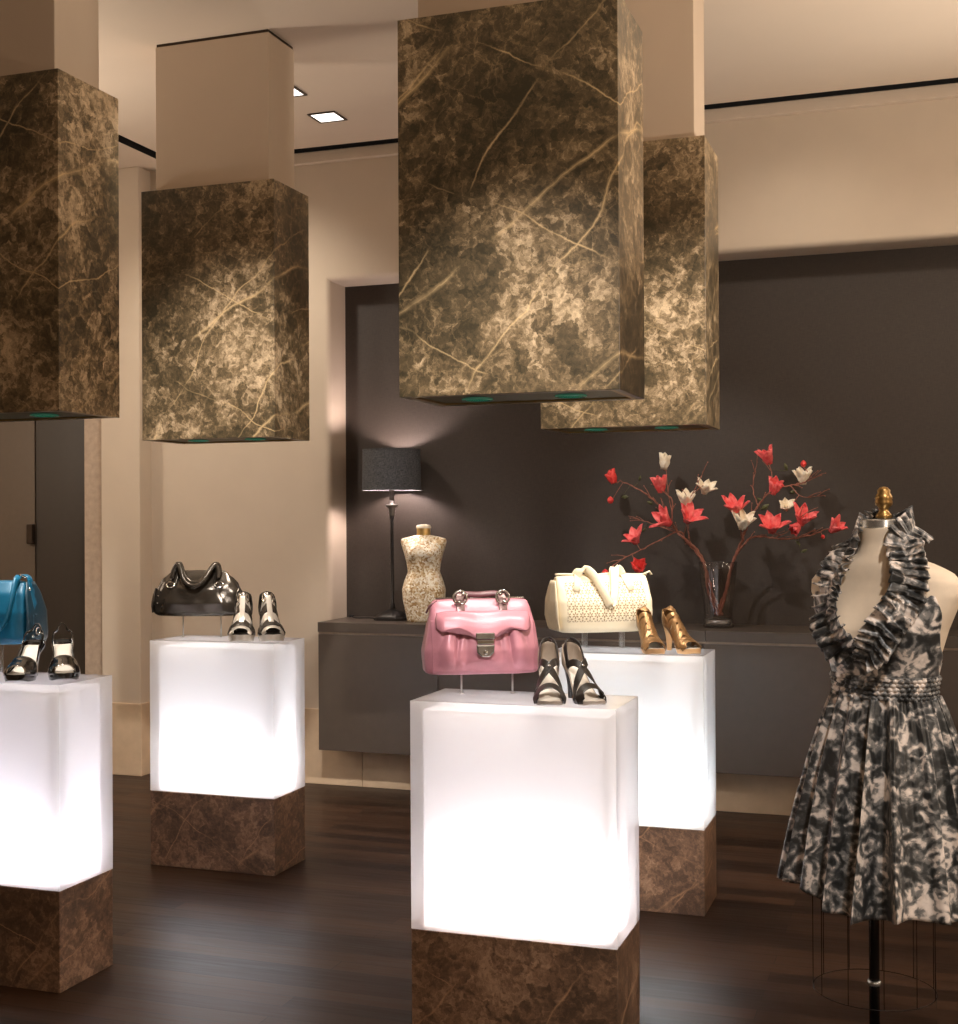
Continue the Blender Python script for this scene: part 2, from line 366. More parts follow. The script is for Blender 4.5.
struct(MB().box(SX+SW, XR, SY+SW, YB+.02, 3.427, ZC+.005).build('trim_4', MT['ceil'], smooth=False, bevel=.003))
# back wall with a recessed niche
NX0, NX1, NZ0, NZ1, NY = -3.135, 2.6, .30, 2.775, 6.86
def wall_back():
    import bmesh
    b = bmesh.new(); xs = [-4.30, NX0, NX1, XR]; zs = [0, NZ0, NZ1, ZC]
    V = [[b.verts.new((x, YB, z)) for z in zs] for x in xs]
    for i in range(3):
        for j in range(3):
            if (i, j) != (1, 1): b.faces.new((V[i][j], V[i+1][j], V[i+1][j+1], V[i][j+1]))
    W = [b.verts.new((x, NY, z)) for x, z in ((NX0, NZ0), (NX1, NZ0), (NX1, NZ1), (NX0, NZ1))]
    R = [V[1][1], V[2][1], V[2][2], V[1][2]]
    for k in range(4): b.faces.new((R[k], R[(k+1) % 4], W[(k+1) % 4], W[k]))
    b.edges.ensure_lookup_table()
    ed = [e for e in b.edges if {e.verts[0], e.verts[1]} <= set(R) and (abs(e.verts[0].co.x-e.verts[1].co.x) < .01 or e.verts[0].co.z > 2)]
    bmesh.ops.bevel(b, geom=ed, offset=.035, segments=5, profile=.5, affect='EDGES')
    bmesh.ops.recalc_face_normals(b, faces=b.faces)
    me = bpy.data.meshes.new('wall_back'); b.to_mesh(me); b.free(); me.materials.append(MT['wall'])
    for p in me.polygons: p.use_smooth = True
    me.set_sharp_from_angle(angle=math.radians(25))
    o = bpy.data.objects.new('wall_back', me); COL.objects.link(o); return struct(o)
wall_back()
struct(MB().box(NX0-.02, NX1+.02, NY, NY+.04, NZ0-.02, NZ1+.02).build('trim_2', MT['panel'], smooth=False))
# pilaster and the door bay to its left
struct(MB().box(-4.535, -4.275, 6.53, 6.75, 0, ZC).build('wall_pilaster', MT['wall'], smooth=False, bevel=.006))
struct(MB().box(-4.70, -4.535, 6.60, 6.78, 0, ZC).build('trim_3', MT['jamb'], smooth=False, bevel=.004))
struct(MB().box(XL, -4.70, 6.62, 6.80, 2.45, ZC).build('wall_left_header', MT['wall'], smooth=False))
def door(n, x0, x1, mat, hx):
    d = struct(MB().box(x0, x1, 6.70, 6.745, .005, 2.45).build('door_%d' % n, mat, smooth=False, bevel=.003))
    if hx:
        h = MB().box(hx-.022, hx+.022, 6.665, 6.70, 1.32, 1.44); h.build('door_handle', MT['bronze'], d, smooth=False, bevel=.006)
    return d
door(1, -5.115, -4.705, MT['door'], None); door(2, -6.18, -5.125, MT['door_light'], -5.14)
struct(MB().box(XL-.1, XL, YF0, 6.8, 0, ZC).build('wall_left', MT['wall'], smooth=False))
struct(MB().box(XL, -4.275, 6.80, 6.9, 0, ZC).build('wall_corridor', MT['wall'], smooth=False))
struct(MB().box(XR, XR+.1, YF0, 7.4, 0, ZC).build('wall_right', MT['wall'], smooth=False))
struct(MB().box(XL, XR, YF0-.1, YF0, 0, ZC).build('wall_front', MT['wall'], smooth=False))
mb = MB()
xs = [-4.265, -2.942, -1.62, -.30, 1.02, 2.34, XR]
for a, b in zip(xs, xs[1:]): mb.box(a+.0015, b-.0015, 6.632, 6.652, 0, .412)
struct(mb.build('baseboard_back', MT['plinth'], smooth=False, bevel=.002))
struct(MB().box(-4.55, -4.262, 6.515, 6.66, 0, .412).build('baseboard_pilaster', MT['plinth'], smooth=False, bevel=.003))

# square recessed downlights
def downlight(x, y, label):
    t = thing('ceiling_downlight', label, 'ceiling light', (x, y, ZC), 0, 'square ceiling downlights')
    f = MB(); a, b = .076, .064
    for q in ((-a, a, -a, -b), (-a, a, b, a), (-a, -b, -b, b), (b, a, -b, b)): f.box(q[0], q[1], q[2], q[3], -.006, -.0005)
    f.build('frame', MT['bronze'], t, smooth=False)
    MB().box(-b, b, -b, b, -.004, -.001).build('lens', MT['glow'], t, smooth=False)
downlight(-2.86, 6.055, 'square lit downlight in the ceiling between marble-clad columns, the fully visible one')
downlight(-2.875, 5.63, 'square lit downlight half hidden behind the beige column')

# ------------------------------------------------------------------ light pedestals and hanging marble boxes
PW, PD, ZS, ZT = .5865, .2821, .3146, .95
SPOTS = []
def pedestal(x, y, label, tint):
    t = thing('display_pedestal', label, 'pedestal', (x, y, 0), 0, 'glowing display pedestals')
    MB().box(0, PW, 0, PD, 0, ZS).build('marble_base', MT['marble_base'], t, smooth=False, bevel=.0025)
    i = .028
    # inner diffuser (open below, lamps stand inside) and the clear frosted skin round it
    mb = MB(); mb.add([(i,i,ZS+.001),(PW-i,i,ZS+.001),(PW-i,PD-i,ZS+.001),(i,PD-i,ZS+.001),(i,i,ZT-i),(PW-i,i,ZT-i),(PW-i,PD-i,ZT-i),(i,PD-i,ZT-i)], [(4,5,6,7),(0,1,5,4),(1,2,6,5),(2,3,7,6),(3,0,4,7)])
    mb.build('diffuser', MT['acrylic'], t, smooth=False)
    mb = MB(); e = .0; mb.add([(e,e,ZS),(PW-e,e,ZS),(PW-e,PD-e,ZS),(e,PD-e,ZS),(e,e,ZT),(PW-e,e,ZT),(PW-e,PD-e,ZT),(e,PD-e,ZT)], [(4,5,6,7),(0,1,5,4),(1,2,6,5),(2,3,7,6),(3,0,4,7)])
    mb.build('acrylic_shell', MT['skin'], t, smooth=False)
    for k in range(3):
        l = bpy.data.lights.new('pedestal_lamp', 'POINT'); l.energy = PED_W; l.shadow_soft_size = .05; l.color = tint
        o = bpy.data.objects.new('pedestal_lamp', l); COL.objects.link(o); o.parent = t; o.location = (PW*(.2+.3*k), PD/2, ZS+.10)
    return t
PED_W = 3.8
PX, PY = (-3.136, -1.382), (3.446, 4.860)
pedestal(PX[1], PY[0], 'glowing white pedestal on brown marble base carrying the pink handbag', (1, .965, .985))
pedestal(PX[0], PY[0], 'glowing white pedestal carrying the teal handbag, cut by the photo edge', (.94, .92, 1))
pedestal(PX[0], PY[1], 'glowing white pedestal carrying the black metallic handbag', (.96, .97, 1))
pedestal(PX[1], PY[1], 'glowing white pedestal carrying the cream perforated handbag and gold heels', (.86, .97, 1))
EB = .020; BW, BD, ZB0, ZB1 = PW+2*EB, PD+2*EB, 1.797, 2.851
def hanging(x, y, label):
    t = thing('hanging_marble_lamp', label, 'ceiling lamp', (x-EB, y-EB, ZB0), 0, 'marble lamp boxes hung on columns')
    H = ZB1-ZB0; th = .02
    o = [(0, 0), (BW, 0), (BW, BD), (0, BD)]; n = [(th, th), (BW-th, th), (BW-th, BD-th), (th, BD-th)]
    mb = MB(); mb.loft([[(a, b, .012) for a, b in n], [(a, b, 0.0) for a, b in n], [(a, b, 0.0) for a, b in o], [(a, b, H) for a, b in o]], cap=True)
    mb.build('marble_box', MT['marble_box'], t, smooth=False, bevel=.0015)
    mb = MB(); r0, r1 = th+.0005, th+.012
    for q in ((r0, BW-r0, r0, r1), (r0, BW-r0, BD-r1, BD-r0), (r0, r1, r1, BD-r1), (BW-r1, BW-r0, r1, BD-r1)): mb.box(q[0], q[1], q[2], q[3], .0005, .010)
    mb.build('rim', MT['brass_rim'], t, smooth=False)
    MB().box(r1, BW-r1, r1, BD-r1, .006, .0115).build('underside', MT['underside'], t, smooth=False)
    c = .044
    col = MB().box(c, BW-c, c, BD-c, H, ZC-ZB0-.012).build('column', MT['column'], t, smooth=False, bevel=.003)
    MB().box(c+.004, BW-c-.004, c+.004, BD-c-.004, ZC-ZB0-.012, ZC-ZB0).build('shadow_gap', MT['bronze'], col, smooth=False)
    for fx in (.28, .72):
        MB().lathe([(.036, .006), (.045, .004), (.045, -.0006), (.036, -.001)], 24, (BW*fx, BD*.5, 0)).build('spotlight_ring', MT['lens'], t)
        MB().lathe([(.034, .004), (.034, -.001)], 24, (BW*fx, BD*.5, 0)).build('spotlight_lens', MT['lens'], t)
        SPOTS.append((x-EB+BW*fx, y-EB+BD*.5, ZB0-.02))
hanging(PX[1], PY[0], 'big dark marble box hung on a beige column above the pink handbag')
hanging(PX[0], PY[0], 'dark marble box hung above the teal handbag, cut by the photo edge')
hanging(PX[0], PY[1], 'brown marble box hung on a beige column above the black handbag')
hanging(PX[1], PY[1], 'marble box hung above the cream handbag, partly behind the big box')

# ------------------------------------------------------------------ console in the niche
CXA, CXB, CYF, CZ = -3.105, 1.0, 6.42, .910
t = thing('console_cabinet', 'long dark brown wall-hung console below the dark niche panel', 'cabinet', (CXA, CYF, .228))
L = CXB-CXA; zt = CZ-.228
mb = MB(); s0 = 2.065
mb.box(0, s0-.001, 0, NY-CYF-.004, zt-.052, zt); mb.box(s0+.001, L, 0, NY-CYF-.004, zt-.052, zt)
mb.build('countertop', MT['console'], t, smooth=False, bevel=.002)
MB().box(.004, L-.004, .004, .2, zt-.062, zt-.052).build('reveal_strip', MT['groove'], t, smooth=False)
MB().box(.004, L-.004, .022, .2105, 0, zt-.062).build('body', MT['console'], t, smooth=False)
for k in range(6): MB().box(.003+k*.684, .003+(k+1)*.684-.004, 0.002, .022, 0, zt-.064).build('door', MT['console'], t, smooth=False, bevel=.0015)

# ------------------------------------------------------------------ table lamp
LX, LY = -2.779, 6.676
t = thing('table_lamp', 'slim dark table lamp with black drum shade beside the gold torso', 'lamp', (LX, LY, CZ))
mb = MB()
def sq(a, z, r=.15):
    out = []
    for k in range(16):
        th = 2*PI*k/16+PI/16; c, s = math.cos(th), math.sin(th); q = max(abs(c), abs(s)); m_ = lerp(1/q, 1, r); out.append((a*c*m_, a*s*m_, z))
    return out
mb.loft([sq(.088, 0), sq(.088, .014), sq(.078, .018), sq(.072, .03), sq(.05, .042), sq(.032, .052, .6), sq(.018, .06, 1)])
mb.build('base', MT['iron'], t, auto=35)
MB().lathe([(.014, .058), (.018, .066), (.012, .075), (.016, .083), (.0095, .092), (.0095, .30), (.0085, .545), (.013, .552), (.013, .558), (.010, .565)], 20).build('stem', MT['iron'], t)
MB().lathe([(.010, .563), (.017, .572), (.012, .582), (.020, .592), (.014, .602), (.033, .618), (.036, .624), (.030, .628), (.012, .632), (.012, .655)], 24).build('candle_cup', MT['pewter'], t)
ZS0, ZS1, RS = 1.614-CZ, 1.838-CZ, .161
MB().loft([[(r*math.cos(2*PI*k/48), r*math.sin(2*PI*k/48), z) for k in range(48)] for r, z in ((RS, ZS0), (RS-.004, ZS1), (RS-.0065, ZS1), (RS-.0025, ZS0))], cap=False, loop=True).build('lamp_shade', MT['lampshade'], t, auto=40)
for z, r in ((ZS0+.003, RS+.001), (ZS1-.003, RS-.003)): MB().tube([(r*math.cos(2*PI*k/48), r*math.sin(2*PI*k/48), z) for k in range(48)], .002, 6, closed=True).build('shade_trim', MT['lampshade'], t)
mb = MB()
for k in range(3):
    a = 2*PI*k/3+.4; mb.tube([(0, 0, ZS0+.02), ((RS-.004)*math.cos(a), (RS-.004)*math.sin(a), ZS0+.006)], .0015, 5)
mb.lathe([(.013, .65), (.013, .765)], 12)
mb.build('socket', MT['pewter'], t)
MB().lathe([(.012, .768), (.016, .775), (.028, .80), (.030, .82), (.024, .845), (.008, .855)], 16).build('bulb', MT['bulb'], t)
MB().tube(catmull([(-.085, .02, .004), (-.16, .05, .004), (-.24, .03, .005), (-.275, .06, .02), (-.30, .10, .005), (-.31, .18, .005)], 24), .003, 6).build('power_cord', MT['black'], t)
BULB = (LX, LY, CZ+.745)

# ------------------------------------------------------------------ ring-lofted torsos
def sup(a, hw, hf, hb, n):
    c, s = math.cos(a), math.sin(a); e = 2/n
    x = hw*math.copysign(abs(c)**e, c); y = (hb if s > 0 else hf)*math.copysign(abs(s)**e, s); return x, y
def torso_rings(tab, bust=None, n=40, steps=60, exp=2.3, cy=None):
    zs = [r[0] for r in tab]; lo, hi = min(zs), max(zs); T = sorted(tab); rings = []
    for i in range(steps+1):
        z = lerp(lo, hi, i/steps); v = [interp([(r[0], r[k]) for r in T], z) for k in (1, 2, 3)]
        ring = []
        for k in range(n):
            x, y = sup(2*PI*k/n, *v, exp)
            if bust and y < 0:
                bx, bz, br, ba = bust
                for s in (-1, 1):
                    d2 = ((x-s*bx)/br)**2+((z-bz)/br)**2; y -= ba*math.exp(-d2)
            ring.append((x, y, z))
        rings.append(ring)
    return rings
t = thing('torso_ornament', 'small gold flaked dressmaker torso standing on the console', 'torso', (-2.572, 6.62, CZ), math.radians(8))
tab = [(0, .090, .07, .07), (.04, .098, .078, .075), (.12, .114, .088, .085), (.17, .118, .09, .09), (.22, .104, .078, .078), (.265, .086, .066, .064), (.31, .092, .068, .064), (.36, .104, .074, .066), (.40, .118, .072, .064), (.43, .126, .058, .056), (.445, .118, .046, .046), (.455, .075, .038, .038), (.462, .042, .034, .034)]
MB().loft(torso_rings(tab, (.048, .365, .036, .026), 40, 50)).build('torso', MT['capiz'], t)
MB().loft([[(.037*math.cos(2*PI*k/24), .034*math.sin(2*PI*k/24), z+ .0) for k in range(24)] for z in (.45, .47, .498)]).build('neck', MT['pinkgold'], t, auto=40)
MB().lathe([(.039, .498), (.041, .504), (.036, .515), (.012, .519)], 24).build('neck_cap', MT['white_petal'], t, auto=50)

# ------------------------------------------------------------------ vase and magnolia branches
VX, VY = -1.012, 6.648
t = thing('glass_vase', 'tall smoky glass vase of flowering branches on the console', 'vase', (VX, VY, CZ))
prof = [(.070, .0), (.076, .006), (.074, .03), (.070, .07), (.076, .14), (.086, .22), (.093, .29), (.095, .325), (.0935, .327), (.091, .32), (.088, .27), (.081, .2), (.072, .13), (.066, .075), (.066, .05), (.03, .044), (.005, .044)]
MB().lathe(prof, 48).build('vase_body', MT['glass'], t)
MB().lathe([(.064, .012), (.066, .022), (.064, .040), (.02, .041)], 32).build('thick_base', MT['plexi'], t)

def petal_mesh(mb, base, d, L, w, n, open_, rnd):
    d = d.normalized(); u = d.orthogonal().normalized(); v = d.cross(u)
    for k in range(n):
        a = 2*PI*k/n+rnd.uniform(-.2, .2); rad = u*math.cos(a)+v*math.sin(a); tan = d.cross(rad).normalized()
        op = open_*rnd.uniform(.75, 1.25); l = L*rnd.uniform(.85, 1.1)
        def P(i, j):
            s = i; b = math.sin(min(1, s*1.02)*PI*.5)*op
            c = base+d*(l*s*(1-.25*op*s))+rad*(l*b*.62*s**.7+w*.18)
            wid = w*(math.sin(PI*min(.98, .12+s*.86))**.8)*.5
            q = (j-.5)*2
            return c+tan*wid*q+rad*(-.25*w*(1-q*q)*(-1)*.6)-rad*.12*w*abs(q)
        mb.slab(6, 4, P, .0012)
MAG = {}
def branch(label, mains, twigs, flowers, buds, leaves, yoff, seed):
    rnd = random.Random(seed)
    base = Vector((VX, VY, CZ+.05))
    Y = lambda o: VY+o
    t = thing('magnolia_branch', label, 'flowering branch', base, 0, 'magnolia branches in the glass vase')
    mb = MB(); allp = []
    for pts, r0, r1 in mains:
        P = [p-base for p in pts]
        c = catmull(P, 10*len(P)); c = [p+Vector((noise.noise(p*40), noise.noise(p*40+Vector((5, 0, 0))), noise.noise(p*40+Vector((0, 9, 0)))))*.004 for p in c]
        N = len(c); mb.tube(c, [lerp(r0, r1, i/(N-1))*(1+.25*math.sin(i*1.9)) for i in range(N)], 7); allp += c
        # short side twigs
        for k in range(int(len(P)*1.2)):
            i = rnd.randrange(N//3, N-1); p = c[i]; dv = (c[min(i+1, N-1)]-c[i-1]).normalized()
            q = (dv+Vector((rnd.uniform(-.7, .7), rnd.uniform(-.5, .3), rnd.uniform(-.2, .9)))).normalized(); l = rnd.uniform(.03, .085)
            mb.tube([p, p+q*l*.6+Vector((0, 0, .004)), p+q*l], [.0022, .0018, .001], 5); mb.ball(p+q*l, .0035, 6, 5)
    mb.build('stem', MT['bark'], t)
    for px, py, o, col, L, w, op, dx, dz, dy in flowers:
        p = at(px, py, Y(o))-base; d = Vector((dx, dy, dz)).normalized()
        near = min(allp, key=lambda q: (q-p).length); f = MB()
        b0 = p-d*L*.45
        petal_mesh(f, b0, d, L, w, 6 if L > .05 else 5, op, rnd)
        fo = f.build('flower', MT[col], t)
        s = MB(); mid = near.lerp(b0, .5)+Vector((0, 0, -.006)); s.tube(catmull([near, mid, b0+d*.006], 8), .0022, 5); s.ball(b0, .006, 8, 6); s.build('flower_stalk', MT['bark'], t)
    for px, py, o, col, r in buds:
        p = at(px, py, Y(o))-base; near = min(allp, key=lambda q: (q-p).length)
        b = MB(); rn = [(.001, -1), (.55, -.75), (.9, -.2), (.95, .2), (.7, .7), (.3, 1.05), (.02, 1.2)]
        b.lathe([(a*r, z*r) for a, z in rn], 10, tuple(p)); b.build('bud', MT[col], t)
        MB().tube(catmull([near, near.lerp(p, .6)+Vector((0, 0, -.005)), p-Vector((0, 0, r))], 6), .0018, 5).build('flower_stalk', MT['bark'], t)
    if leaves:
        lm = MB()
        for px, py, o, ang, l in leaves:
            p = at(px, py, Y(o))-base; near = min(allp, key=lambda q: (q-p).length); d = Vector((math.cos(ang), -.2, math.sin(ang))).normalized(); sd = Vector((0, -.8, 0)).cross(d).normalized()
            lm.slab(5, 2, lambda i, j: p+d*l*(i-.5)+sd*(.0005+math.sin(PI*min(.97, max(.03, i)))*l*.22)*(j-.5)*2+Vector((0, -.1*l*math.sin(PI*i), 0)), .0008)
            lm.tube([near, p-d*l*.5], .0013, 5)
        lm.build('leaves', MT['leaf'], t)
A = lambda px, py, o=0: at(px, py, VY+o)
v0 = lambda dx, dy, dz: Vector((VX+dx, VY+dy, CZ+dz))
branch('left branch in the vase, rising high with coral and ivory magnolias',
    [([v0(.02, .010, .06), v0(-.03, .008, .17), A(702.5, 558.7), A(690, 543, -.03), A(678.3, 533, -.05), A(665.2, 511.8, -.06), A(652, 499), A(639, 489.6), A(619.6, 480.4, .03)], .0085, .0028),
     ([A(678.3, 534, -.05), A(672, 520, -.10), A(672, 500, -.11), A(660, 490, -.1), A(655, 488, -.08)], .004, .002),
     ([A(690, 543, -.03), A(688, 525, -.08), A(690, 500, -.07), A(697, 485, -.05), A(704, 470, -.03)], .004, .0015),
     ([A(672, 512, -.08), A(668, 492, .02), A(666, 470, .04)], .003, .0018)],
    [], [(664.7, 461.5, .04, 'white_petal', .085, .05, .35, .15, 1, -.2), (686, 499, -.07, 'white_petal', .095, .05, .75, .1, 1, -.35), (660, 484, -.1, 'coral', .095, .055, .45, -.1, 1, -.3),
         (663, 519, -.12, 'coral', .105, .05, .8, -.7, .6, -.5), (690, 515, -.12, 'coral', .105, .052, .95, .45, .7, -.5), (706, 487, -.02, 'white_petal', .085, .042, .85, .35, .8, -.4), (611.7, 477, .03, 'red', .075, .05, .35, -.4, 1, -.1)],
    [(610.4, 500.5, .02, 'red', .018)], [(625, 497, .02, .1, .04), (650, 503, 0, 2.6, .035), (640, 478, .02, 1.4, .03)], 0, 3)
branch('low left branch arching over the cream bag with red blossoms',
    [([v0(.005, -.014, .06), v0(-.045, -.02, .18), v0(-.070, -.030, .325), A(686, 541), A(678.3, 531.5, .0), A(652.2, 544.4, -.04), A(621, 560, -.06), A(607, 571, -.07)], .007, .002),
     ([A(679, 533, 0), A(652.2, 523.5, .02), A(640, 520, .03), A(628.7, 515.7, .04)], .0035, .0015)],
    [], [(633.4, 536.5, -.07, 'coral', .09, .05, .9, -.3, .8, -.5), (638.4, 566.5, -.07, 'red', .07, .055, .7, .2, .7, -.8)], [(605.2, 573, -.07, 'red', .018)], [(644, 530, -.02, .5, .03)], 0, 5)
branch('right branch in the vase, climbing to coral and ivory magnolias at upper right',
    [([v0(-.02, .036, .06), v0(.03, .034, .17), v0(.070, .024, .325), A(742, 540.5, -.02), A(748, 523, -.04), A(755, 510, -.05), A(769.6, 492.2, -.03), A(782.7, 487, 0), A(802, 483, .02), A(821.8, 475.2, .04)], .0085, .0022),
     ([A(769.6, 492.2, -.03), A(772, 475, 0), A(768, 460, .03)], .003, .0018),
     ([A(758, 506, -.05), A(753, 490, .01), A(755, 472, .04), A(758, 462, .06)], .003, .0012),
     ([A(790, 486, 0), A(803, 497, -.02), A(822, 496, -.03)], .0026, .0012),
     ([A(742, 540.5, -.02), A(740, 525, -.10), A(741, 520, -.12)], .003, .002)],
    [], [(767, 456, .03, 'coral', .095, .048, .6, -.3, 1, -.3), (775, 487, -.06, 'coral', .085, .05, .5, .4, .8, -.4), (735.5, 505.5, -.11, 'coral', .115, .048, .85, .0, 1, -.45), (743.5, 520, -.14, 'white_petal', .105, .055, .75, .25, 1, -.4), (803, 476, .03, 'white_petal', .09, .05, .6, .05, 1, -.3), (786, 505.5, -.06, 'white_petal', .06, .04, .95, .2, .7, -.7)],
    [(803.5, 464, .05, 'red', .016)], [(786, 467, .03, 1.9, .04), (765, 507, -.06, .6, .05), (760, 500, -.03, -.6, .04), (793, 492, 0, .2, .04)], 0, 8)
branch('low right branch bending towards the dress with coral magnolias',
    [([v0(.01, -.040, .06), v0(.045, -.03, .18), v0(.076, -.020, .325), A(745, 543, -.05), A(756.6, 536.6, -.06), A(787.9, 539, -.08), A(810, 535, -.08), A(824.4, 530, -.08), A(831, 528.5, -.08)], .007, .0022),
     ([A(775, 538, -.07), A(790, 530, -.09), A(803, 515, -.10), A(818, 507, -.09)], .003, .0014)],
    [], [(772.2, 524, -.13, 'coral', .11, .055, .95, .1, .8, -.6), (803.5, 516.5, -.12, 'coral', .105, .05, .8, .35, .8, -.4), (795.7, 528, -.12, 'coral', .06, .045, .5, -.4, -.5, -.5), (836.2, 526.5, -.08, 'coral', .09, .042, .7, .7, .6, -.4)],
    [(823, 537, -.08, 'red', .010)], [(804, 551, -.09, .4, .035), (798, 543, -.08, -.7, .03)], 0, 12)

# ------------------------------------------------------------------ handbags
def R(d): return math.radians(d)
class Bag:
    """soft body: rings over height, front face y(x,z)"""
    def __init__(s, h, W, D, n=3.2): s.h, s.W, s.D, s.n = h, W, D, n
    def hw(s, z): return interp(s.W, z/s.h)
    def hd(s, z): return interp(s.D, z/s.h)
    def y(s, x, z):
        q = min(.999, abs(x)/s.hw(z)); return -s.hd(z)*(1-q**s.n)**(1/s.n)
    def rings(s, steps=24, n=56, wr=.002, seed=0):
        out = []
        for i in range(steps+1):
            z = s.h*i/steps; r = []
            for k in range(n):
                x, y = sup(2*PI*k/n, s.hw(z), s.hd(z), s.hd(z), s.n)
                w = noise.noise(Vector((x*24+seed, y*24, z*9)))*wr+noise.noise(Vector((x*60+seed, y*60, z*22)))*wr*.5
                l = math.hypot(x, y) or 1; r.append((x*(1+w/l), y*(1+w/l), z))
            out.append(r)
        return out
    def front(s, x, z, off=0): return Vector((x, s.y(x, z)-off, z))
def bag_stand(pts, z1, mat, kind, label):
    c = Vector((sum(p[0] for p in pts)/len(pts), sum(p[1] for p in pts)/len(pts), ZT))
    t = thing('bag_stand', label, 'display stand', c, 0, 'bag stands on the pedestals')
    for p in pts:
        m = MB(); x, y = p[0]-c.x, p[1]-c.y
        if kind == 'wire': m.tube([(x, y, .0005), (x, y, z1-ZT)], .0028, 8)
        else: m.box(x-.011, x+.011, y-.004, y+.004, .0005, z1-ZT)
        if kind == 'wire': m.lathe([(.008, .0003), (.008, .003), (.003, .004)], 10, (x, y, 0))
        m.build('upright', MT[mat], t, smooth=kind == 'wire', bevel=0 if kind == 'wire' else .001)

# pink satchel
bz = 1.008
t = thing('pink_handbag', 'pink leather satchel with front flap and metal clasp on wire stand', 'handbag', (-1.248, 3.662, bz), R(27))
b = Bag(.218, [(0, .156), (.03, .165), (.3, .168), (.6, .160), (.9, .146), (1, .136)], [(0, .058), (.05, .074), (.35, .078), (.65, .060), (.9, .032), (1, .010)], 5)
MB().loft(b.rings(26, 60, .004, 3)).build('body', MT['pink'], t, sub=1)
# pleated pocket
def pk(i, j):
    x = lerp(-.148, .148, j); z = lerp(.012, .158, i); pl = 0
    for xx, a, sl in ((-.100, .010, .5), (-.066, .014, .32), (-.046, .007, .2), (.044, .007, .2), (.066, .014, .32), (.100, .010, .5)):
        c = xx*(1+sl*(1-i)); pl += a*math.exp(-((x-c)/.0085)**2)*(.15+.85*i**.7)
    e = sm((1-abs(j-.5)*2)*3)*sm(i*4)
    return b.front(x, z, .002+e*(.016+.004*math.sin(x*55+i*3))-pl*.95*e)
MB().slab(24, 110, pk, .003).build('front_pocket', MT['pink'], t)
def fl(i, j):
    u = (j-.5)*2; x = u*.132; au = abs(u)
    lo = interp([(0, .098), (.16, .104), (.34, .124), (.55, .136), (.75, .132), (.90, .126), (1, .138)], au)
    hi = .180-.004*max(0, au-.8)/.2
    z = lerp(lo, hi, i)
    return b.front(x, z, .022*sm((1-i)*2.2)*sm((1-au)*5+.35)+.004+.002*math.sin(x*60)*(1-i))
MB().slab(10, 64, fl, .007).build('flap', MT['pink'], t)
def tabm(i, j):
    a = PI*j; r = .024*i; x = r*math.cos(a); z = .125+r*1.1*math.sin(a); return b.front(x, z, .031)
MB().slab(5, 18, tabm, .004).build('clasp_tab', MT['pink'], t)
yc = b.y(0, .1)-.033
mb = MB(); mb.box(-.027, .027, yc-.006, yc+.004, .108, .126)
cl = mb.build('clasp', MT['antique'], t, smooth=False, bevel=.002)
MB().box(-.024, .024, yc-.008, yc-.002, .094, .106).build('clasp_bar', MT['chrome'], cl, smooth=False, bevel=.002)
mb = MB(); mb.loft([[(x*s, yc-.002-d, .074+(z-.074)*s) for x, z in ((-.026, .092), (.026, .092), (.024, .070), (.012, .058), (-.012, .058), (-.024, .070))] for s, d in ((1, 0), (1, .004), (.8, .006))]); mb.build('clasp_lock', MT['antique'], cl, smooth=False)
mb = MB(); mb.lathe([(.006, -.003), (.006, .003)], 10); mb.xf(Matrix.Translation((0, yc-.008, .070)) @ Matrix.Rotation(PI/2, 4, 'X')); mb.build('clasp_knob', MT['chrome'], cl)
for s in (-1, 1):
    hx = s*.062
    mb = MB(); mb.ribbon(catmull([b.front(hx, .168, .004), b.front(hx, .195, .006), (hx, -.020, .220), (hx-s*.004, -.012, .230), (hx-s*.006, .004, .228)], 12), (1, 0, 0), .024, .004); mb.build('handle_tab', MT['pink_tab'], t)
    mb = MB(); c = Vector((hx, -.028, .222)); mb.tube([c+Vector((.019*math.cos(a), -.003, .019*math.sin(a))) for a in (2*PI*k/20 for k in range(20))], .0036, 8, closed=True)
    mb.ball(c+Vector((s*.004, -.010, -.014)), .007, 8, 6); mb.ball(c+Vector((-s*.008, -.008, .010)), .006, 8, 6); mb.build('handle_ring', MT['antique'], t)
for yy in (-.006, .02):
    mb = MB(); mb.ribbon(catmull([(-.066, yy, .222), (-.045, yy+.004, .229), (0, yy+.006, .228), (.045, yy+.004, .231), (.066, yy, .224)], 24), (0, .5, 1), .016, .005); mb.build('handle', MT['pink_dark'], t)
mb = MB(); mb.ribbon([(-.128, -.008, .212), (-.150, -.014, .200), (-.160, -.016, .178)], (0, 1, 0), .012, .003); mb.build('zip_pull', MT['pink_dark'], t)
mb = MB(); mb.tube([Vector((x, 0, .2185)) for x in (-.13, 0, .13)], .003, 6); mb.build('zip', MT['antique'], t)
bag_stand([(-1.294, 3.627), (-1.157, 3.685)], bz-.0005, 'wire', 'wire', 'two thin wire uprights holding up the pink handbag')

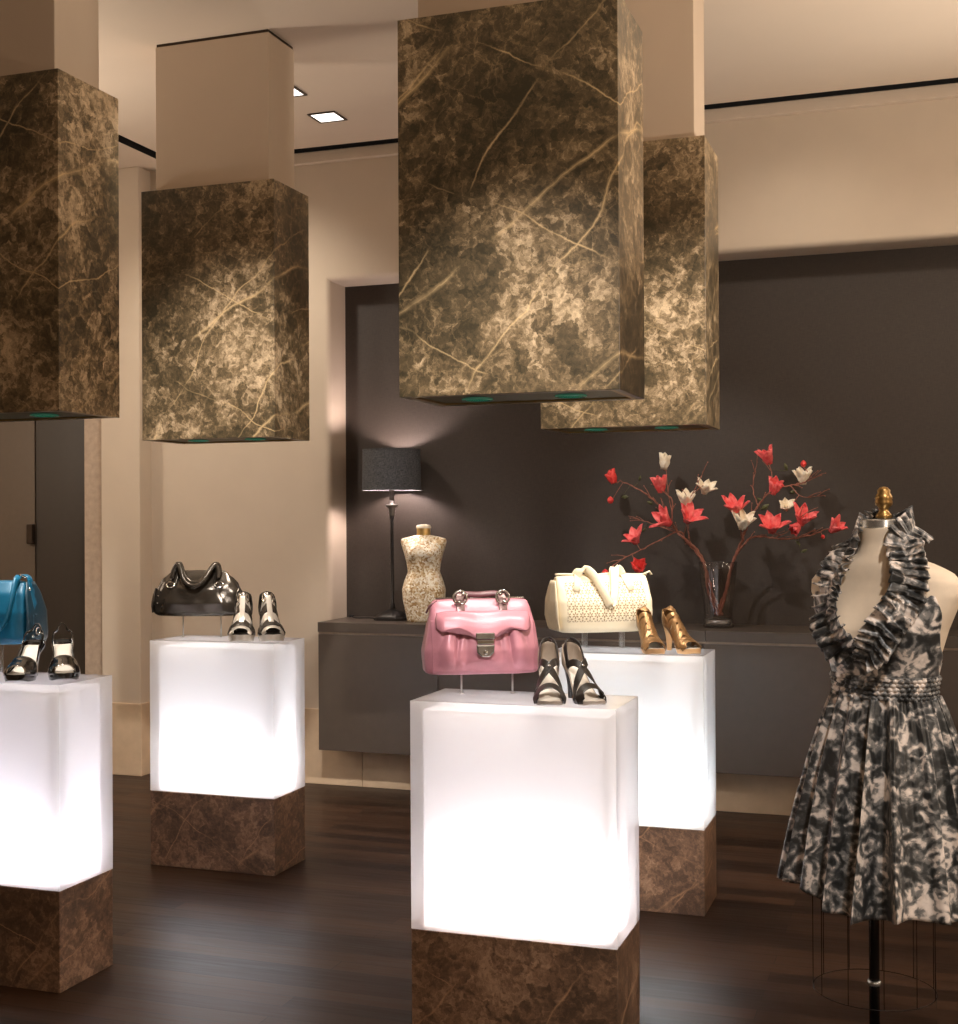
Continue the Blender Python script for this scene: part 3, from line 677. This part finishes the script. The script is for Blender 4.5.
# black metallic bowling bag
bz = 1.040
t = thing('black_handbag', 'black metallic leather bag with drooping looped handles', 'handbag', (-3.026, 5.078, bz), R(17))
b = Bag(.200, [(0, .178), (.06, .195), (.25, .199), (.5, .188), (.72, .168), (.88, .142), (1, .112)], [(0, .05), (.08, .078), (.3, .082), (.6, .062), (.85, .030), (1, .008)], 2.9)
MB().loft(b.rings(30, 72, .012, 11)).build('body', MT['pewter_leather'], t, sub=1)
mb = MB()
for s in (-1, 1):
    def gp(i, j, s=s):
        a = 2*PI*j; r = .045*i; return Vector((s*(b.hw(.07+r*math.sin(a))+.004-.02*i*i*abs(math.cos(a))), r*math.cos(a)*1.15-.03, .07+r*math.sin(a)*1.2))
    MB().slab(5, 24, gp, .003*s).build('end_panel', MT['pewter_leather'], t)
for x, z in ((-.186, .055), (-.178, .080), (-.168, .09), (-.170, .06)): MB().ball(b.front(x, z, .002), .004, 8, 6).build('stud', MT['chrome'], t)
for x in (-.112, .100): MB().tube([b.front(x+.018*math.cos(a), .138+.012*math.sin(a), .007) for a in (2*PI*k/16 for k in range(16))], .0035, 6, closed=True).build('handle_ring', MT['chrome'], t)
for i0, x in ((0, -.094), (1, .084)): MB().ribbon(catmull([b.front(x*1.12, .132, .006), b.front(x*1.05, .165, .008), (x, -.020, .205)], 10), (1, 0, .2), .03, .004).build('handle_tab', MT['pewter_leather'], t)
for yy, dz in ((-.012, 0), (.014, .012)):
    pts = [(-.108, -.035+yy, .165), (-.098, -.03+yy, .205), (-.080, -.034+yy, .228), (-.064, -.050+yy, .200), (-.046, -.066+yy, .158+dz), (-.020, -.076+yy, .138+dz), (.010, -.078+yy, .136+dz), (.036, -.068+yy, .156+dz), (.062, -.046+yy, .200), (.082, -.032+yy, .226), (.092, -.028+yy, .205), (.096, -.035+yy, .165)]
    MB().tube(catmull(pts, 60), .0115, 8).build('handle', MT['pewter_leather'], t)
bag_stand([(-3.086, 5.045), (-2.925, 5.09)], bz-.0005, 'wire', 'wire', 'two thin wire uprights holding up the black handbag')

# cream duffel
bz = 1.010
t = thing('cream_handbag', 'cream perforated leather duffel bag with looped strap handles', 'handbag', (-1.236, 5.098, bz), R(33))
b = Bag(.225, [(0, .168), (.06, .186), (.3, .196), (.6, .196), (.85, .191), (1, .184)], [(0, .055), (.08, .078), (.3, .09), (.55, .084), (.8, .052), (.93, .026), (1, .006)], 6)
MB().loft(b.rings(28, 72, .003, 21)).build('body', MT['perf'], t, sub=1)
mb = MB()
def endp(i, j):
    z = lerp(.012, .205, i); hd = b.hd(z)*.93; y = lerp(-hd, hd, j); return Vector((-b.hw(z)-.004-.012*math.sin(PI*i)*math.sin(PI*j), y, z))
mb.slab(14, 10, endp, -.004); mb.build('end_gusset', MT['cream'], t)
mb = MB()
mb.tube([(x, 0, .226+.003*math.sin(x*30)) for x in [lerp(-.186, .193, k/20) for k in range(21)]], .0045, 6)
mb.ribbon([(.18, 0, .224), (.204, -.004, .236), (.211, -.006, .222)], (0, 1, 0), .022, .003); mb.build('zip', MT['cream'], t)
for yy, dz in ((-.006, 0), (.016, .02)):
    pts = [(-.105, -.012+yy, .222), (-.09, -.018+yy, .242), (-.066, -.022+yy, .248), (-.042, -.042+yy, .222), (-.012, -.078+yy, .150+dz), (.008, -.092+yy, .108+dz), (.026, -.082+yy, .146+dz), (.042, -.044+yy, .215), (.055, -.018+yy, .250), (.075, -.010+yy, .244), (.086, -.008+yy, .226)]
    c = catmull(pts, 60)
    MB().ribbon(c, lambda i: (.75, -.5, .25) if i < 34 else (.95, .1, .1), .031, .005).build('handle', MT['cream'], t)
for x in (-.100, .088): MB().ribbon([b.front(x*1.2, .165, .004), b.front(x*1.1, .195, .006), (x, -.016, .226)], (1, 0, 0), .026, .004).build('handle_tab', MT['cream'], t)
bag_stand([(-1.290, 5.055), (-1.155, 5.115)], bz-.0005, 'plexi', 'bar', 'two clear acrylic bars holding up the cream handbag')

# teal tote
bz = 1.045
t = thing('teal_handbag', 'bright teal leather handbag with buckled side strap, cut by the photo edge', 'handbag', (-3.032, 3.684, bz), R(14))
b = Bag(.215, [(0, .178), (.1, .186), (.5, .184), (.8, .170), (1, .160)], [(0, .07), (.1, .082), (.5, .078), (.8, .058), (.95, .03), (1, .022)], 5)
MB().loft(b.rings(24, 60, .004, 31)).build('body', MT['teal'], t, sub=1)
mb = MB()
def sidep(i, j):
    z = lerp(.004, .208, i); hd = b.hd(z)*1.02; y = lerp(-hd, hd, j)
    return Vector((b.hw(z)+.005+.004*math.sin(PI*j), y, z))
mb.slab(14, 10, sidep, .005); mb.build('side_gusset', MT['teal_dark'], t)
gx = lambda z, y: Vector((b.hw(z)+.012, y, z))
mb = MB(); mb.ribbon(catmull([gx(.10, -.012), gx(.13, -.012), gx(.16, -.012), gx(.19, -.010), (.168, -.006, .222), (.150, -.002, .232), (.13, 0, .230)], 20), (0, 1, 0), .034, .004); mb.build('buckle_strap', MT['teal'], t)
mb = MB(); mb.ribbon(catmull([gx(.012, -.02), gx(.05, -.018), gx(.10, -.014)], 10), (0, 1, 0), .05, .003); mb.build('lower_strap', MT['teal_dark'], t)
c = Vector((.150, -.004, .236))
MB().tube([c+Vector(p) for p in ((-.006, -.022, -.004), (.012, -.022, -.012), (.012, .020, -.012), (-.006, .020, -.004))], .0032, 6, closed=True).build('buckle', MT['chrome'], t)
for z, y in ((.185, -.03), (.030, -.05), (.034, .02)): MB().ball(gx(z, y), .006, 8, 6).build('stud', MT['chrome'], t)
MB().tube([gx(.045+.012*math.sin(a), -.02+.016*math.cos(a))+Vector((.006, 0, 0)) for a in (2*PI*k/14 for k in range(14))], .003, 6, closed=True).build('strap_ring', MT['chrome'], t)
for s_, yy in ((1, -.02),):
    pts = [(.138, .0+yy, .226), (.140, -.030+yy, .212), (.140, -.066+yy, .15), (.128, -.080+yy, .085), (.090, -.086+yy, .042), (.04, -.086+yy, .036), (-.02, -.084+yy, .06), (-.05, -.072+yy, .14), (-.06, -.045+yy, .205), (-.065, -.01+yy, .224)] if yy < 0 else [(.098, yy, .222), (.07, yy+.01, .250), (0, yy+.02, .262), (-.07, yy+.01, .25), (-.098, yy, .222)]
    MB().ribbon(catmull(pts, 44), (.5, -.3, .9) if yy > 0 else (lambda i: (1, -.5, .0)) if False else (.15, 1, .25), .022, .006).build('handle', MT['teal'], t)
bag_stand([(-3.04, 3.665), (-2.96, 3.685)], bz-.0005, 'plexi', 'bar', 'clear acrylic bars holding up the teal handbag')

# ------------------------------------------------------------------ heels
HWT = [(0, .016), (.04, .023), (.12, .027), (.3, .024), (.5, .029), (.70, .039), (.82, .038), (.92, .030), (.97, .02), (1, .008)]
GHT = [(0, .070), (.12, .082), (.3, .074), (.5, .060), (.7, .044), (.85, .032), (1, .018)]
class Shoe:
    def __init__(s, name, label, loc, rz, hh=.095, plat=.02, L=.205, ws=1.0, group='heels on the pedestals', gs=1.0):
        s.t = thing(name, label, 'shoe', (loc[0], loc[1], loc[2]+.0008), rz, group); s.hh, s.plat, s.L, s.ws, s.gs = hh, plat, L, ws, gs
    def zs(s, u): return s.plat+s.hh*sm((.72-u)/.66)+.004*sm((u-.85)/.15)
    def hw(s, u): return interp(HWT, u)*s.ws
    def P(s, u, phi, off=0):
        a = R(phi); w = s.hw(max(0, min(1, u)))+off; h = interp(GHT, u)*s.gs+off
        return Vector((s.L*u, w*math.cos(a), s.zs(max(0, min(1, u)))+h*math.sin(a)))
    def sole(s, mat, imat):
        def z0(u): return max(0.0, s.zs(u)-lerp(.007, s.plat+.004, sm((u-.42)/.28))) if u < .70 else 0.0+.006*sm((u-.9)/.1)
        us = [0, .02, .05, .1, .16, .24, .32, .4, .48, .56, .64, .7, .76, .82, .87, .91, .945, .97, .99, 1]
        mb = MB(); rings = []
        for u in us:
            w = s.hw(u)+.001; a, c = z0(u), s.zs(u); x = s.L*u
            rings.append([(x, -w*.94, a), (x, -w, lerp(a, c, .5)), (x, -w, c), (x, 0, c-.0015), (x, w, c), (x, w, lerp(a, c, .5)), (x, w*.94, a), (x, 0, a)])
        mb.loft(rings); mb.build('sole', mat, s.t, auto=50)
        mb = MB(); mb.slab(24, 6, lambda i, j: Vector((s.L*lerp(.03, .975, i), (j-.5)*2*s.hw(lerp(.03, .975, i))*.9, s.zs(lerp(.03, .975, i))+.0025-.001*(1-(2*j-1)**2))), .002); mb.build('insole', imat, s.t)
    def heel(s, mat, r1=.010, r0=.026):
        zt = s.zs(.1)-.004; mb = MB(); rings = []
        for k in range(9):
            q = k/8; r = lerp(r1, r0, q**2.2) if k < 8 else r0*.98; x = s.L*lerp(.065, .105, q**1.5)
            z = lerp(0, zt, q)
            rings.append([(x+r*math.cos(a)*1.05, r*math.sin(a), z+(s.zs(max(0, (x+r*math.cos(a))/s.L))-s.zs(x/s.L))*(q**4)-(.003 if k == 8 else 0)) for a in (2*PI*m/16 for m in range(16))])
        mb.loft(rings); mb.build('heel', mat, s.t, auto=50)
    def strap(s, name, pts, w, mat, th=.0022, off=.0015, n=24):
        P2 = catmull([(a, b, 0) for a, b in pts], n); path = [s.P(p.x, p.y, off) for p in P2]
        def side(i):
            p = P2[i]; c = s.P(p.x, p.y+.5, off)-s.P(p.x, p.y-.5, off); d = s.P(p.x+.01, p.y, off)-s.P(p.x-.01, p.y, off); nrm = d.cross(c)
            t = path[min(i+1, n)]-path[max(i-1, 0)]; return nrm.cross(t)
        m = MB(); m.ribbon(path, side, w, th); return m.build(name, mat, s.t)
    def counter(s, mat, hmax=.058, reach=.34, name='heel_counter', th=.0025, powr=1.2):
        def f(i, j):
            q = (j-.5)*2; u = reach*abs(q)**1.6; sd = 1 if q > 0 else -1
            w = s.hw(u)+.0015; x = s.L*u-(.004 if abs(q) < .2 else 0); y = sd*w*min(1, abs(q)*5)**.6
            h = hmax*(1-abs(q)**powr)+.006; z = s.zs(u)-.004+h*i
            return Vector((x-.004*math.sin(PI*i)*(abs(q) < .5), y*(1+.04*math.sin(PI*i)), z))
        MB().slab(7, 32, f, th).build(name, mat, s.t)
    def vamp(s, mat, u0, u1, name='vamp', cut=.0):
        def f(i, j):
            phi = lerp(0, 180, j); u = lerp(u0+cut*math.sin(R(phi)), u1-.05*math.sin(R(phi)), i); p = s.P(u, phi, .002); 
            if j in (0, 1): p.z -= .004
            return p
        MB().slab(10, 20, f, .002).build(name, mat, s.t)

def strappy(label, loc, rz):
    s = Shoe('strappy_heel', label, loc, rz, .088, .009, .19, 1.05, 'black strappy heels beside the pink handbag')
    s.sole(MT['clear_sole'], MT['pale_insole']); s.heel(MT['black_leather'], .0095, .027); s.counter(MT['grey_insole'], .058, .30)
    bl = MT['black_leather']
    s.strap('cross_strap', [(.72, 4), (.62, 40), (.50, 90), (.36, 140), (.24, 172)], .021, bl)
    s.strap('cross_strap', [(.72, 176), (.62, 140), (.50, 90), (.36, 40), (.24, 8)], .021, bl, .0022, .003)
    s.strap('toe_strap', [(.88, 2), (.79, 45), (.76, 90), (.79, 135), (.88, 178)], .030, bl)
    s.strap('sole_edge_strap', [(.90, 0), (.76, -4), (.6, -2)], .010, bl); s.strap('sole_edge_strap', [(.90, 180), (.76, 184), (.6, 182)], .010, bl)
    s.strap('ankle_strap', [(.26, 16), (.14, 36), (.02, 62)], .014, bl); s.strap('ankle_strap', [(.26, 164), (.14, 144), (.02, 118)], .014, bl)
    s.strap('back_edge', [(.12, 40), (.04, 62), (0, 80), (0, 100), (.04, 118), (.12, 140)], .010, bl)
    MB().ball(s.P(.50, 90, .007), .005, 8, 6).build('stud', MT['antique'], s.t)
strappy('black strappy heel nearest the pink handbag', (-1.034, 3.635, ZT), R(-73))
strappy('black strappy heel further from the pink bag, at the pedestal corner', (-.975, 3.645, ZT), R(-52))

def cage(label, loc, rz):
    s = Shoe('silver_sandal', label, loc, rz, .088, .026, .19, 1.36, 'silver cage sandals beside the black handbag', 1.12)
    s.sole(MT['silver'], MT['dark_silver']); s.heel(MT['dark_silver'], .015, .03); s.counter(MT['dark_silver'], .085, .30)
    s.strap('toe_edge', [(.95, 4), (.89, 48), (.87, 90), (.89, 132), (.95, 176)], .022, MT['silver'])
    s.strap('toe_band', [(.80, 2), (.73, 45), (.71, 90), (.73, 135), (.80, 178)], .036, MT['dark_silver'], .003, .003)
    s.strap('instep_band', [(.64, 4), (.57, 45), (.55, 90), (.57, 135), (.64, 176)], .034, MT['silver'])
    s.strap('instep_band', [(.48, 4), (.43, 45), (.41, 90), (.43, 135), (.48, 176)], .026, MT['dark_silver'], .003, .003)
    s.strap('instep_band', [(.36, 4), (.31, 45), (.29, 90), (.31, 135), (.36, 176)], .024, MT['silver'])
    s.strap('centre_strap', [(.72, 90), (.56, 90), (.40, 90), (.26, 92)], .022, MT['silver'], .0025, .005)
    s.strap('ankle_band', [(.02, 34), (.12, 50), (.22, 90), (.12, 130), (.02, 146)], .022, MT['dark_silver'])
    for ph in (62, 118): s.strap('ankle_loop', [(.34, ph), (.26, ph+10*(1 if ph < 90 else -1)), (.18, ph), (.26, ph-10*(1 if ph < 90 else -1)), (.34, ph)], .007, MT['chrome'], .003, .006)
cage('silver cage sandal closest to the black handbag', (-2.795, 5.060, ZT), R(-66)); cage('silver cage sandal further from the black handbag, facing out', (-2.705, 5.095, ZT), R(-54))

def bootie(label, loc, rz):
    s = Shoe('gold_heel', label, loc, rz, .078, .018, .20, 1.05, 'gold woven heels beside the cream handbag', .86)
    s.sole(MT['tan'], MT['ivory']); s.heel(MT['tan'], .0095, .026); s.counter(MT['gold'], .062, .42, powr=1.6)
    g = MT['gold']
    for k, u in enumerate((.30, .40, .50, .60)):
        s.strap('woven_strap', [(u+.14, 4), (u+.06, 45), (u, 90), (u-.08, 140), (u-.12, 172)], .020, g, .0022, .002+.0012*(k % 2))
    for k, u in enumerate((.34, .46, .58)):
        s.strap('woven_strap', [(u+.16, 176), (u+.08, 140), (u, 90), (u-.08, 45), (u-.12, 8)], .016, g, .0022, .004)
    s.strap('toe_strap', [(.90, 2), (.82, 45), (.80, 90), (.82, 135), (.90, 178)], .026, g)
    s.strap('toe_strap', [(.78, 2), (.72, 45), (.70, 90), (.72, 135), (.78, 178)], .018, g, .002, .003)
    s.strap('ankle_cuff', [(.02, 62), (.10, 72), (.19, 90), (.10, 108), (.02, 118)], .026, g)
bootie('gold woven heel nearest the cream handbag', (-1.058, 5.040, ZT), R(-62)); bootie('gold woven heel further from the cream handbag, at pedestal corner', (-.965, 5.060, ZT), R(-48))

def slingback(label, loc, rz):
    s = Shoe('slingback_pump', label, loc, rz, .078, .020, .20, 1.22, 'black patent slingbacks beside the teal handbag')
    s.sole(MT['patent'], MT['ivory']); s.heel(MT['patent'], .0085, .025)
    s.vamp(MT['patent'], .55, .965, cut=.09)
    s.strap('side_band', [(.66, 4), (.5, 10), (.3, 14), (.18, 18)], .014, MT['patent']); s.strap('side_band', [(.66, 176), (.5, 170), (.3, 166), (.18, 162)], .014, MT['patent'])
    s.counter(MT['patent'], .018, .62, 'topline', .0025)
    s.strap('sling_strap', [(.20, 16), (.10, 30), (0, 44), (-.03, 90), (0, 136), (.10, 150), (.20, 164)], .009, MT['patent'])
    s.strap('peep_edge', [(.96, 10), (.92, 60), (.91, 90), (.92, 120), (.96, 170)], .006, MT['chrome'], .002, .003)
slingback('black patent slingback nearest the teal handbag', (-2.790, 3.655, ZT), R(-72)); slingback('black patent slingback further from the teal handbag, at pedestal corner', (-2.726, 3.705, ZT), R(-52))

# ------------------------------------------------------------------ dress form and dress
FX, FY, FR = -.120, 3.614, R(-25)
t = thing('dress_form', 'cream canvas dress form on a dark pole with wire skirt cage', 'dress form', (FX, FY, 0), FR)
TAB = [(1.432, .059, .060, .056), (1.39, .056, .058, .054), (1.362, .066, .064, .060), (1.348, .092, .068, .066), (1.335, .135, .072, .072), (1.315, .180, .074, .078), (1.29, .203, .075, .082), (1.26, .205, .080, .084), (1.22, .188, .092, .086), (1.17, .166, .104, .088), (1.12, .150, .104, .086), (1.07, .134, .094, .08), (1.02, .122, .088, .076), (.99, .121, .089, .078), (.93, .138, .1, .09), (.86, .158, .108, .104), (.78, .162, .108, .108), (.72, .158, .104, .104)]
BUST = (.072, 1.165, .05, .034)
TR = torso_rings(TAB, BUST, 56, 90, 2.3)
MB().loft(TR).build('torso', MT['canvas'], t)
MB().lathe([(.060, 1.428), (.062, 1.430), (.062, 1.448), (.058, 1.451), (.02, 1.452)], 32).build('neck_cap', MT['steel'], t, auto=40)
MB().lathe([(.014, 1.451), (.022, 1.456), (.019, 1.464), (.012, 1.472), (.013, 1.480), (.021, 1.488), (.0225, 1.496), (.021, 1.502), (.0225, 1.505), (.021, 1.511), (.016, 1.520), (.017, 1.526), (.010, 1.534), (.002, 1.536)], 24).build('finial', MT['oldbrass'], t)
PO = Vector((-.036, 0, 0))
MB().lathe([(.0135, .02), (.0135, .73)], 20, (PO.x, 0, 0)).build('pole', MT['pole'], t)
MB().lathe([(.016, .232), (.018, .236), (.018, .242), (.016, .246)], 20, (PO.x, 0, 0)).build('pole_collar', MT['steel'], t)
MB().lathe([(.17, 0), (.17, .012), (.15, .02), (.04, .03), (.02, .05)], 40, (PO.x, 0, 0)).build('base', MT['pole'], t, auto=40)
mb = MB(); RC = .155
mb.tube([(PO.x+RC*math.cos(a), RC*math.sin(a), .222) for a in (2*PI*k/48 for k in range(48))], .0013, 5, closed=True); cg = mb.build('wire_cage', MT['pole'], t)
for k in range(11):
    a = 2*PI*k/11+.2; MB().tube([(PO.x+RC*math.cos(a), RC*math.sin(a), .222), (PO.x+RC*math.cos(a), RC*math.sin(a), .5), (PO.x*.5+.14*math.cos(a), .095*math.sin(a), .74)], .0012, 5).build('wire', MT['pole'], cg)

def surf(x, z, off=0.0):
    """front of the form at lateral x, height z"""
    T = sorted(TAB); hw, hf = interp([(r[0], r[1]) for r in T], z), interp([(r[0], r[2]) for r in T], z)
    q = min(.995, abs(x)/hw); y = -hf*(1-q**2.3)**(1/2.3)
    for s in (-1, 1): y -= BUST[3]*math.exp(-((x-s*BUST[0])/BUST[2])**2-((z-BUST[1])/BUST[2])**2)
    return Vector((x, y-off, z))
d = thing('halter_dress', 'black and white print halter dress with ruffled neckline on the form', 'dress', (FX, FY, 0), FR)
# bodice shell
def ring_at(z, ang, off):
    T = sorted(TAB); v = [interp([(r[0], r[k]) for r in T], z) for k in (1, 2, 3)]
    x, y = sup(ang, v[0]+off, v[1]+off, v[2]+off, 2.3)
    if y < 0:
        for s in (-1, 1): y -= BUST[3]*math.exp(-((x-s*BUST[0])/BUST[2])**2-((z-BUST[1])/BUST[2])**2)
    return Vector((x, y, z))
def bod(i, j):
    a = 2*PI*j-PI/2                                  # -PI/2 = centre front
    f = max(0, math.cos(a+PI/2))                     # 1 at centre front
    fr = abs(((j+.5) % 1)-.5)*2                      # 0 front .. 1 back
    zt = interp([(0, 1.12), (.12, 1.21), (.26, 1.265), (.36, 1.215), (.46, 1.13), (.56, 1.085), (1, 1.075)], fr)
    z = lerp(1.045, zt, i); p = ring_at(z, a, .007)
    p += Vector((math.cos(a), math.sin(a), 0))*.003*noise.noise(Vector((p.x*35, p.y*35, p.z*14)))
    return p
MB().grid(22, 96, bod).build('bodice', MT['print'], d).modifiers.new('thick', 'SOLIDIFY').thickness = .003
# smocked waistband
def wb(i, j):
    a = 2*PI*j; z = lerp(.995, 1.052, i); p = ring_at(z, a, .010)
    k = .0028*math.sin(j*2*PI*46+1.3*math.sin(i*9))*math.sin(i*PI*5.0+.5)+.002*math.sin(i*PI*10)
    return p+Vector((math.cos(a), math.sin(a), 0))*k
MB().grid(24, 320, wb).build('waistband', MT['print'], d).modifiers.new('thick', 'SOLIDIFY').thickness = .003
# gathered skirt
NPL = 17
def sk(i, j):
    a = 2*PI*j; z0 = 1.0; fa = 2*PI*j
    hemz = .480+.018*math.sin(2*a+.6)+.012*math.sin(5*a)
    z = lerp(z0, hemz, i)
    hw = interp([(0, .134), (.10, .150), (.35, .182), (.7, .216), (1, .240)], i); hd = interp([(0, .102), (.10, .118), (.35, .150), (.7, .186), (1, .212)], i)
    x, y = sup(a, hw, hd, hd*.95, 2.1)
    ph = a*NPL+1.1*math.sin(3*a)+.8*math.sin(a*5+1)+.7*noise.noise(Vector((math.cos(a)*2, math.sin(a)*2, i*1.3)))
    amp = lerp(.005, .031, i**.8)*(1+.45*math.sin(4*a+.5))
    w = math.sin(ph); w = math.copysign(abs(w)**.75, w)*amp+.003*math.sin(a*NPL*2.6+2)*(1-i*.6)
    n = Vector((math.cos(a)/hw, math.sin(a)/hd, 0)).normalized()
    return Vector((x, y, z+.004*math.sin(ph)*i))+n*w+Vector((-n.y, n.x, 0))*.35*amp*math.cos(ph*1.0)
MB().grid(56, 420, sk).build('skirt', MT['print'], d).modifiers.new('thick', 'SOLIDIFY').thickness = .0018
# ruffles either side of the V neck, two gathered rows each
def ruffle(path, hw0, nm, seed, flip=1):
    rnd = random.Random(seed); N = 170; P = catmull(path, N)
    fr = 46; off = [rnd.uniform(0, 6.28) for _ in range(8)]
    def f(i, j):
        k = min(int(i*N), N); p = P[k]; tg = (P[min(k+1, N)]-P[max(k-1, 0)]).normalized()
        nr = Vector((p.x*.55, p.y-(.0), (p.z-1.2)*.15)); nr = (nr-tg*nr.dot(tg)).normalized(); sd = tg.cross(nr).normalized()
        s = (j-.5)*2; taper = min(1, .5+i*5)*min(1, .45+(1-i)*6)
        row = abs(s)                                  # gathered line at the middle
        fold = math.sin(i*fr*2*PI*.5+off[0]+1.6*math.sin(i*17+off[1])+(1.7 if s > 0 else 0)+s*.9)
        fold2 = math.sin(i*fr*2*PI*1.1+off[2]+s*2)
        amp = .0095*row**.7+.001
        w = hw0*taper*(1+.10*math.sin(i*fr*2*PI*.5+off[3]+s))
        lift = .011+.014*row*(1-row*.35)+amp*fold+.004*fold2*row
        return p+sd*s*w+nr*lift+tg*(.010*row*math.cos(i*fr*PI+off[0]+s*1.2))
    o = MB().grid(N*2, 14, lambda i, j: f(i, j)).build(nm, MT['print'], d); o.modifiers.new('thick', 'SOLIDIFY').thickness = .0015
    # gathering seam
    return o
def S(x, z, o=.008): return surf(x, z, o)
pl = [Vector((.01, .066, 1.425)), Vector((-.045, .050, 1.42)), Vector((-.066, .004, 1.405)), Vector((-.064, -.04, 1.385)), S(-.070, 1.345, .014), S(-.088, 1.30, .016), S(-.097, 1.245, .018), S(-.084, 1.19, .012), S(-.054, 1.14), S(-.024, 1.10)]
pr = [Vector((-.01, .068, 1.43)), Vector((.045, .052, 1.43)), Vector((.068, .004, 1.415)), Vector((.070, -.04, 1.39)), S(.084, 1.345), S(.100, 1.30), S(.094, 1.245), S(.072, 1.19), S(.040, 1.135), S(.004, 1.09)]
ruffle(pl, .050, 'ruffle', 2); ruffle(pr, .045, 'ruffle', 5)

# ------------------------------------------------------------------ lights
def light(kind, loc, energy, color, target=None, size=.1, spot=60, blend=.6, name='lamp_light'):
    l = bpy.data.lights.new(name, kind); l.energy = energy; l.color = color
    if kind == 'AREA': l.shape = 'DISK'; l.size = size
    else: l.shadow_soft_size = size
    if kind == 'SPOT': l.spot_size = R(spot); l.spot_blend = blend
    o = bpy.data.objects.new(name, l); COL.objects.link(o); o.location = loc
    if target is not None: o.rotation_euler = (Vector(target)-Vector(loc)).to_track_quat('-Z', 'Y').to_euler()
    return o
WARM = (1, .86, .72); SOFT = (1, .89, .77); COOL = (1, .94, .89)
for x, y, z in SPOTS: light('SPOT', (x, y, z), 16, (1, .90, .78), (x, y, 0), .03, 75, .8, 'box_spot')
# unseen fill lights added all round; the right pair follows the lit column sides
for x, y, z, e in ((2.0, 5.2, 2.4, 52), (2.3, 2.2, 2.2, 75), (.9, -1.2, 1.6, 60), (-5.4, 4.9, 2.2, 46)): light('POINT', (x, y, z), e, WARM, None, .2, name='room_fill')
# unseen upward spots, added to brighten the ceiling
for x, y, z, tx, ty, e in ((1.0, 5.3, 1.7, -.1, 5.1, 150), (.9, 2.9, 1.7, -.2, 3.3, 180), (-4.9, 4.4, 2.1, -4.2, 4.4, 190)):
    light('SPOT', (x, y, z), e, SOFT, (tx, ty, ZC), .12, 105, 1, 'ceiling_fill')
# ceiling spots aimed at the merchandise
light('SPOT', (.75, 1.7, ZC-.03), 190, COOL, (-.14, 3.6, 1.0), .05, 34, .7, 'dress_spot')
light('SPOT', (-1.6, 4.9, ZC-.03), 90, COOL, (-2.55, 6.7, 1.2), .05, 26, .7, 'torso_spot')
light('SPOT', (-1.9, 4.6, ZC-.03), 130, COOL, (-1.0, 6.8, 1.15), .04, 34, .7, 'vase_spot')
for x, y, tx, ty, tz, e, a in ((-.5, 1.2, -1.1, 3.44, 1.70, 560, 26), (-1.72, 2.95, -2.82, 4.84, 1.85, 480, 30), (.5, 2.9, -1.0, 4.84, 1.85, 640, 27)):
    light('SPOT', (x, y, ZC-.03), e, COOL, (tx, ty, tz), .05, a, 1, 'pedestal_spot')
for x in (-3.6, -.6, .6): light('SPOT', (x, 5.6, ZC-.03), 105 if x < -3 else 34, SOFT, (x, 6.7, 1.9), .08, 95, 1, 'wall_fill')  # extra spots out of view, added to lift the back wall

w = bpy.data.worlds.new('world'); sc.world = w; w.use_nodes = True
w.node_tree.nodes['Background'].inputs[0].default_value = (.02, .017, .014, 1)
sc.view_settings.view_transform = 'Standard'; sc.view_settings.look = 'None'; sc.view_settings.gamma = 1; sc.view_settings.use_curve_mapping = False
sc.view_settings.exposure = 0.12
sc.cycles.use_denoising = True; sc.cycles.max_bounces = 10; sc.cycles.diffuse_bounces = 6; sc.cycles.transparent_max_bounces = 16; sc.cycles.sample_clamp_indirect = 6
sc.cycles.caustics_reflective = False
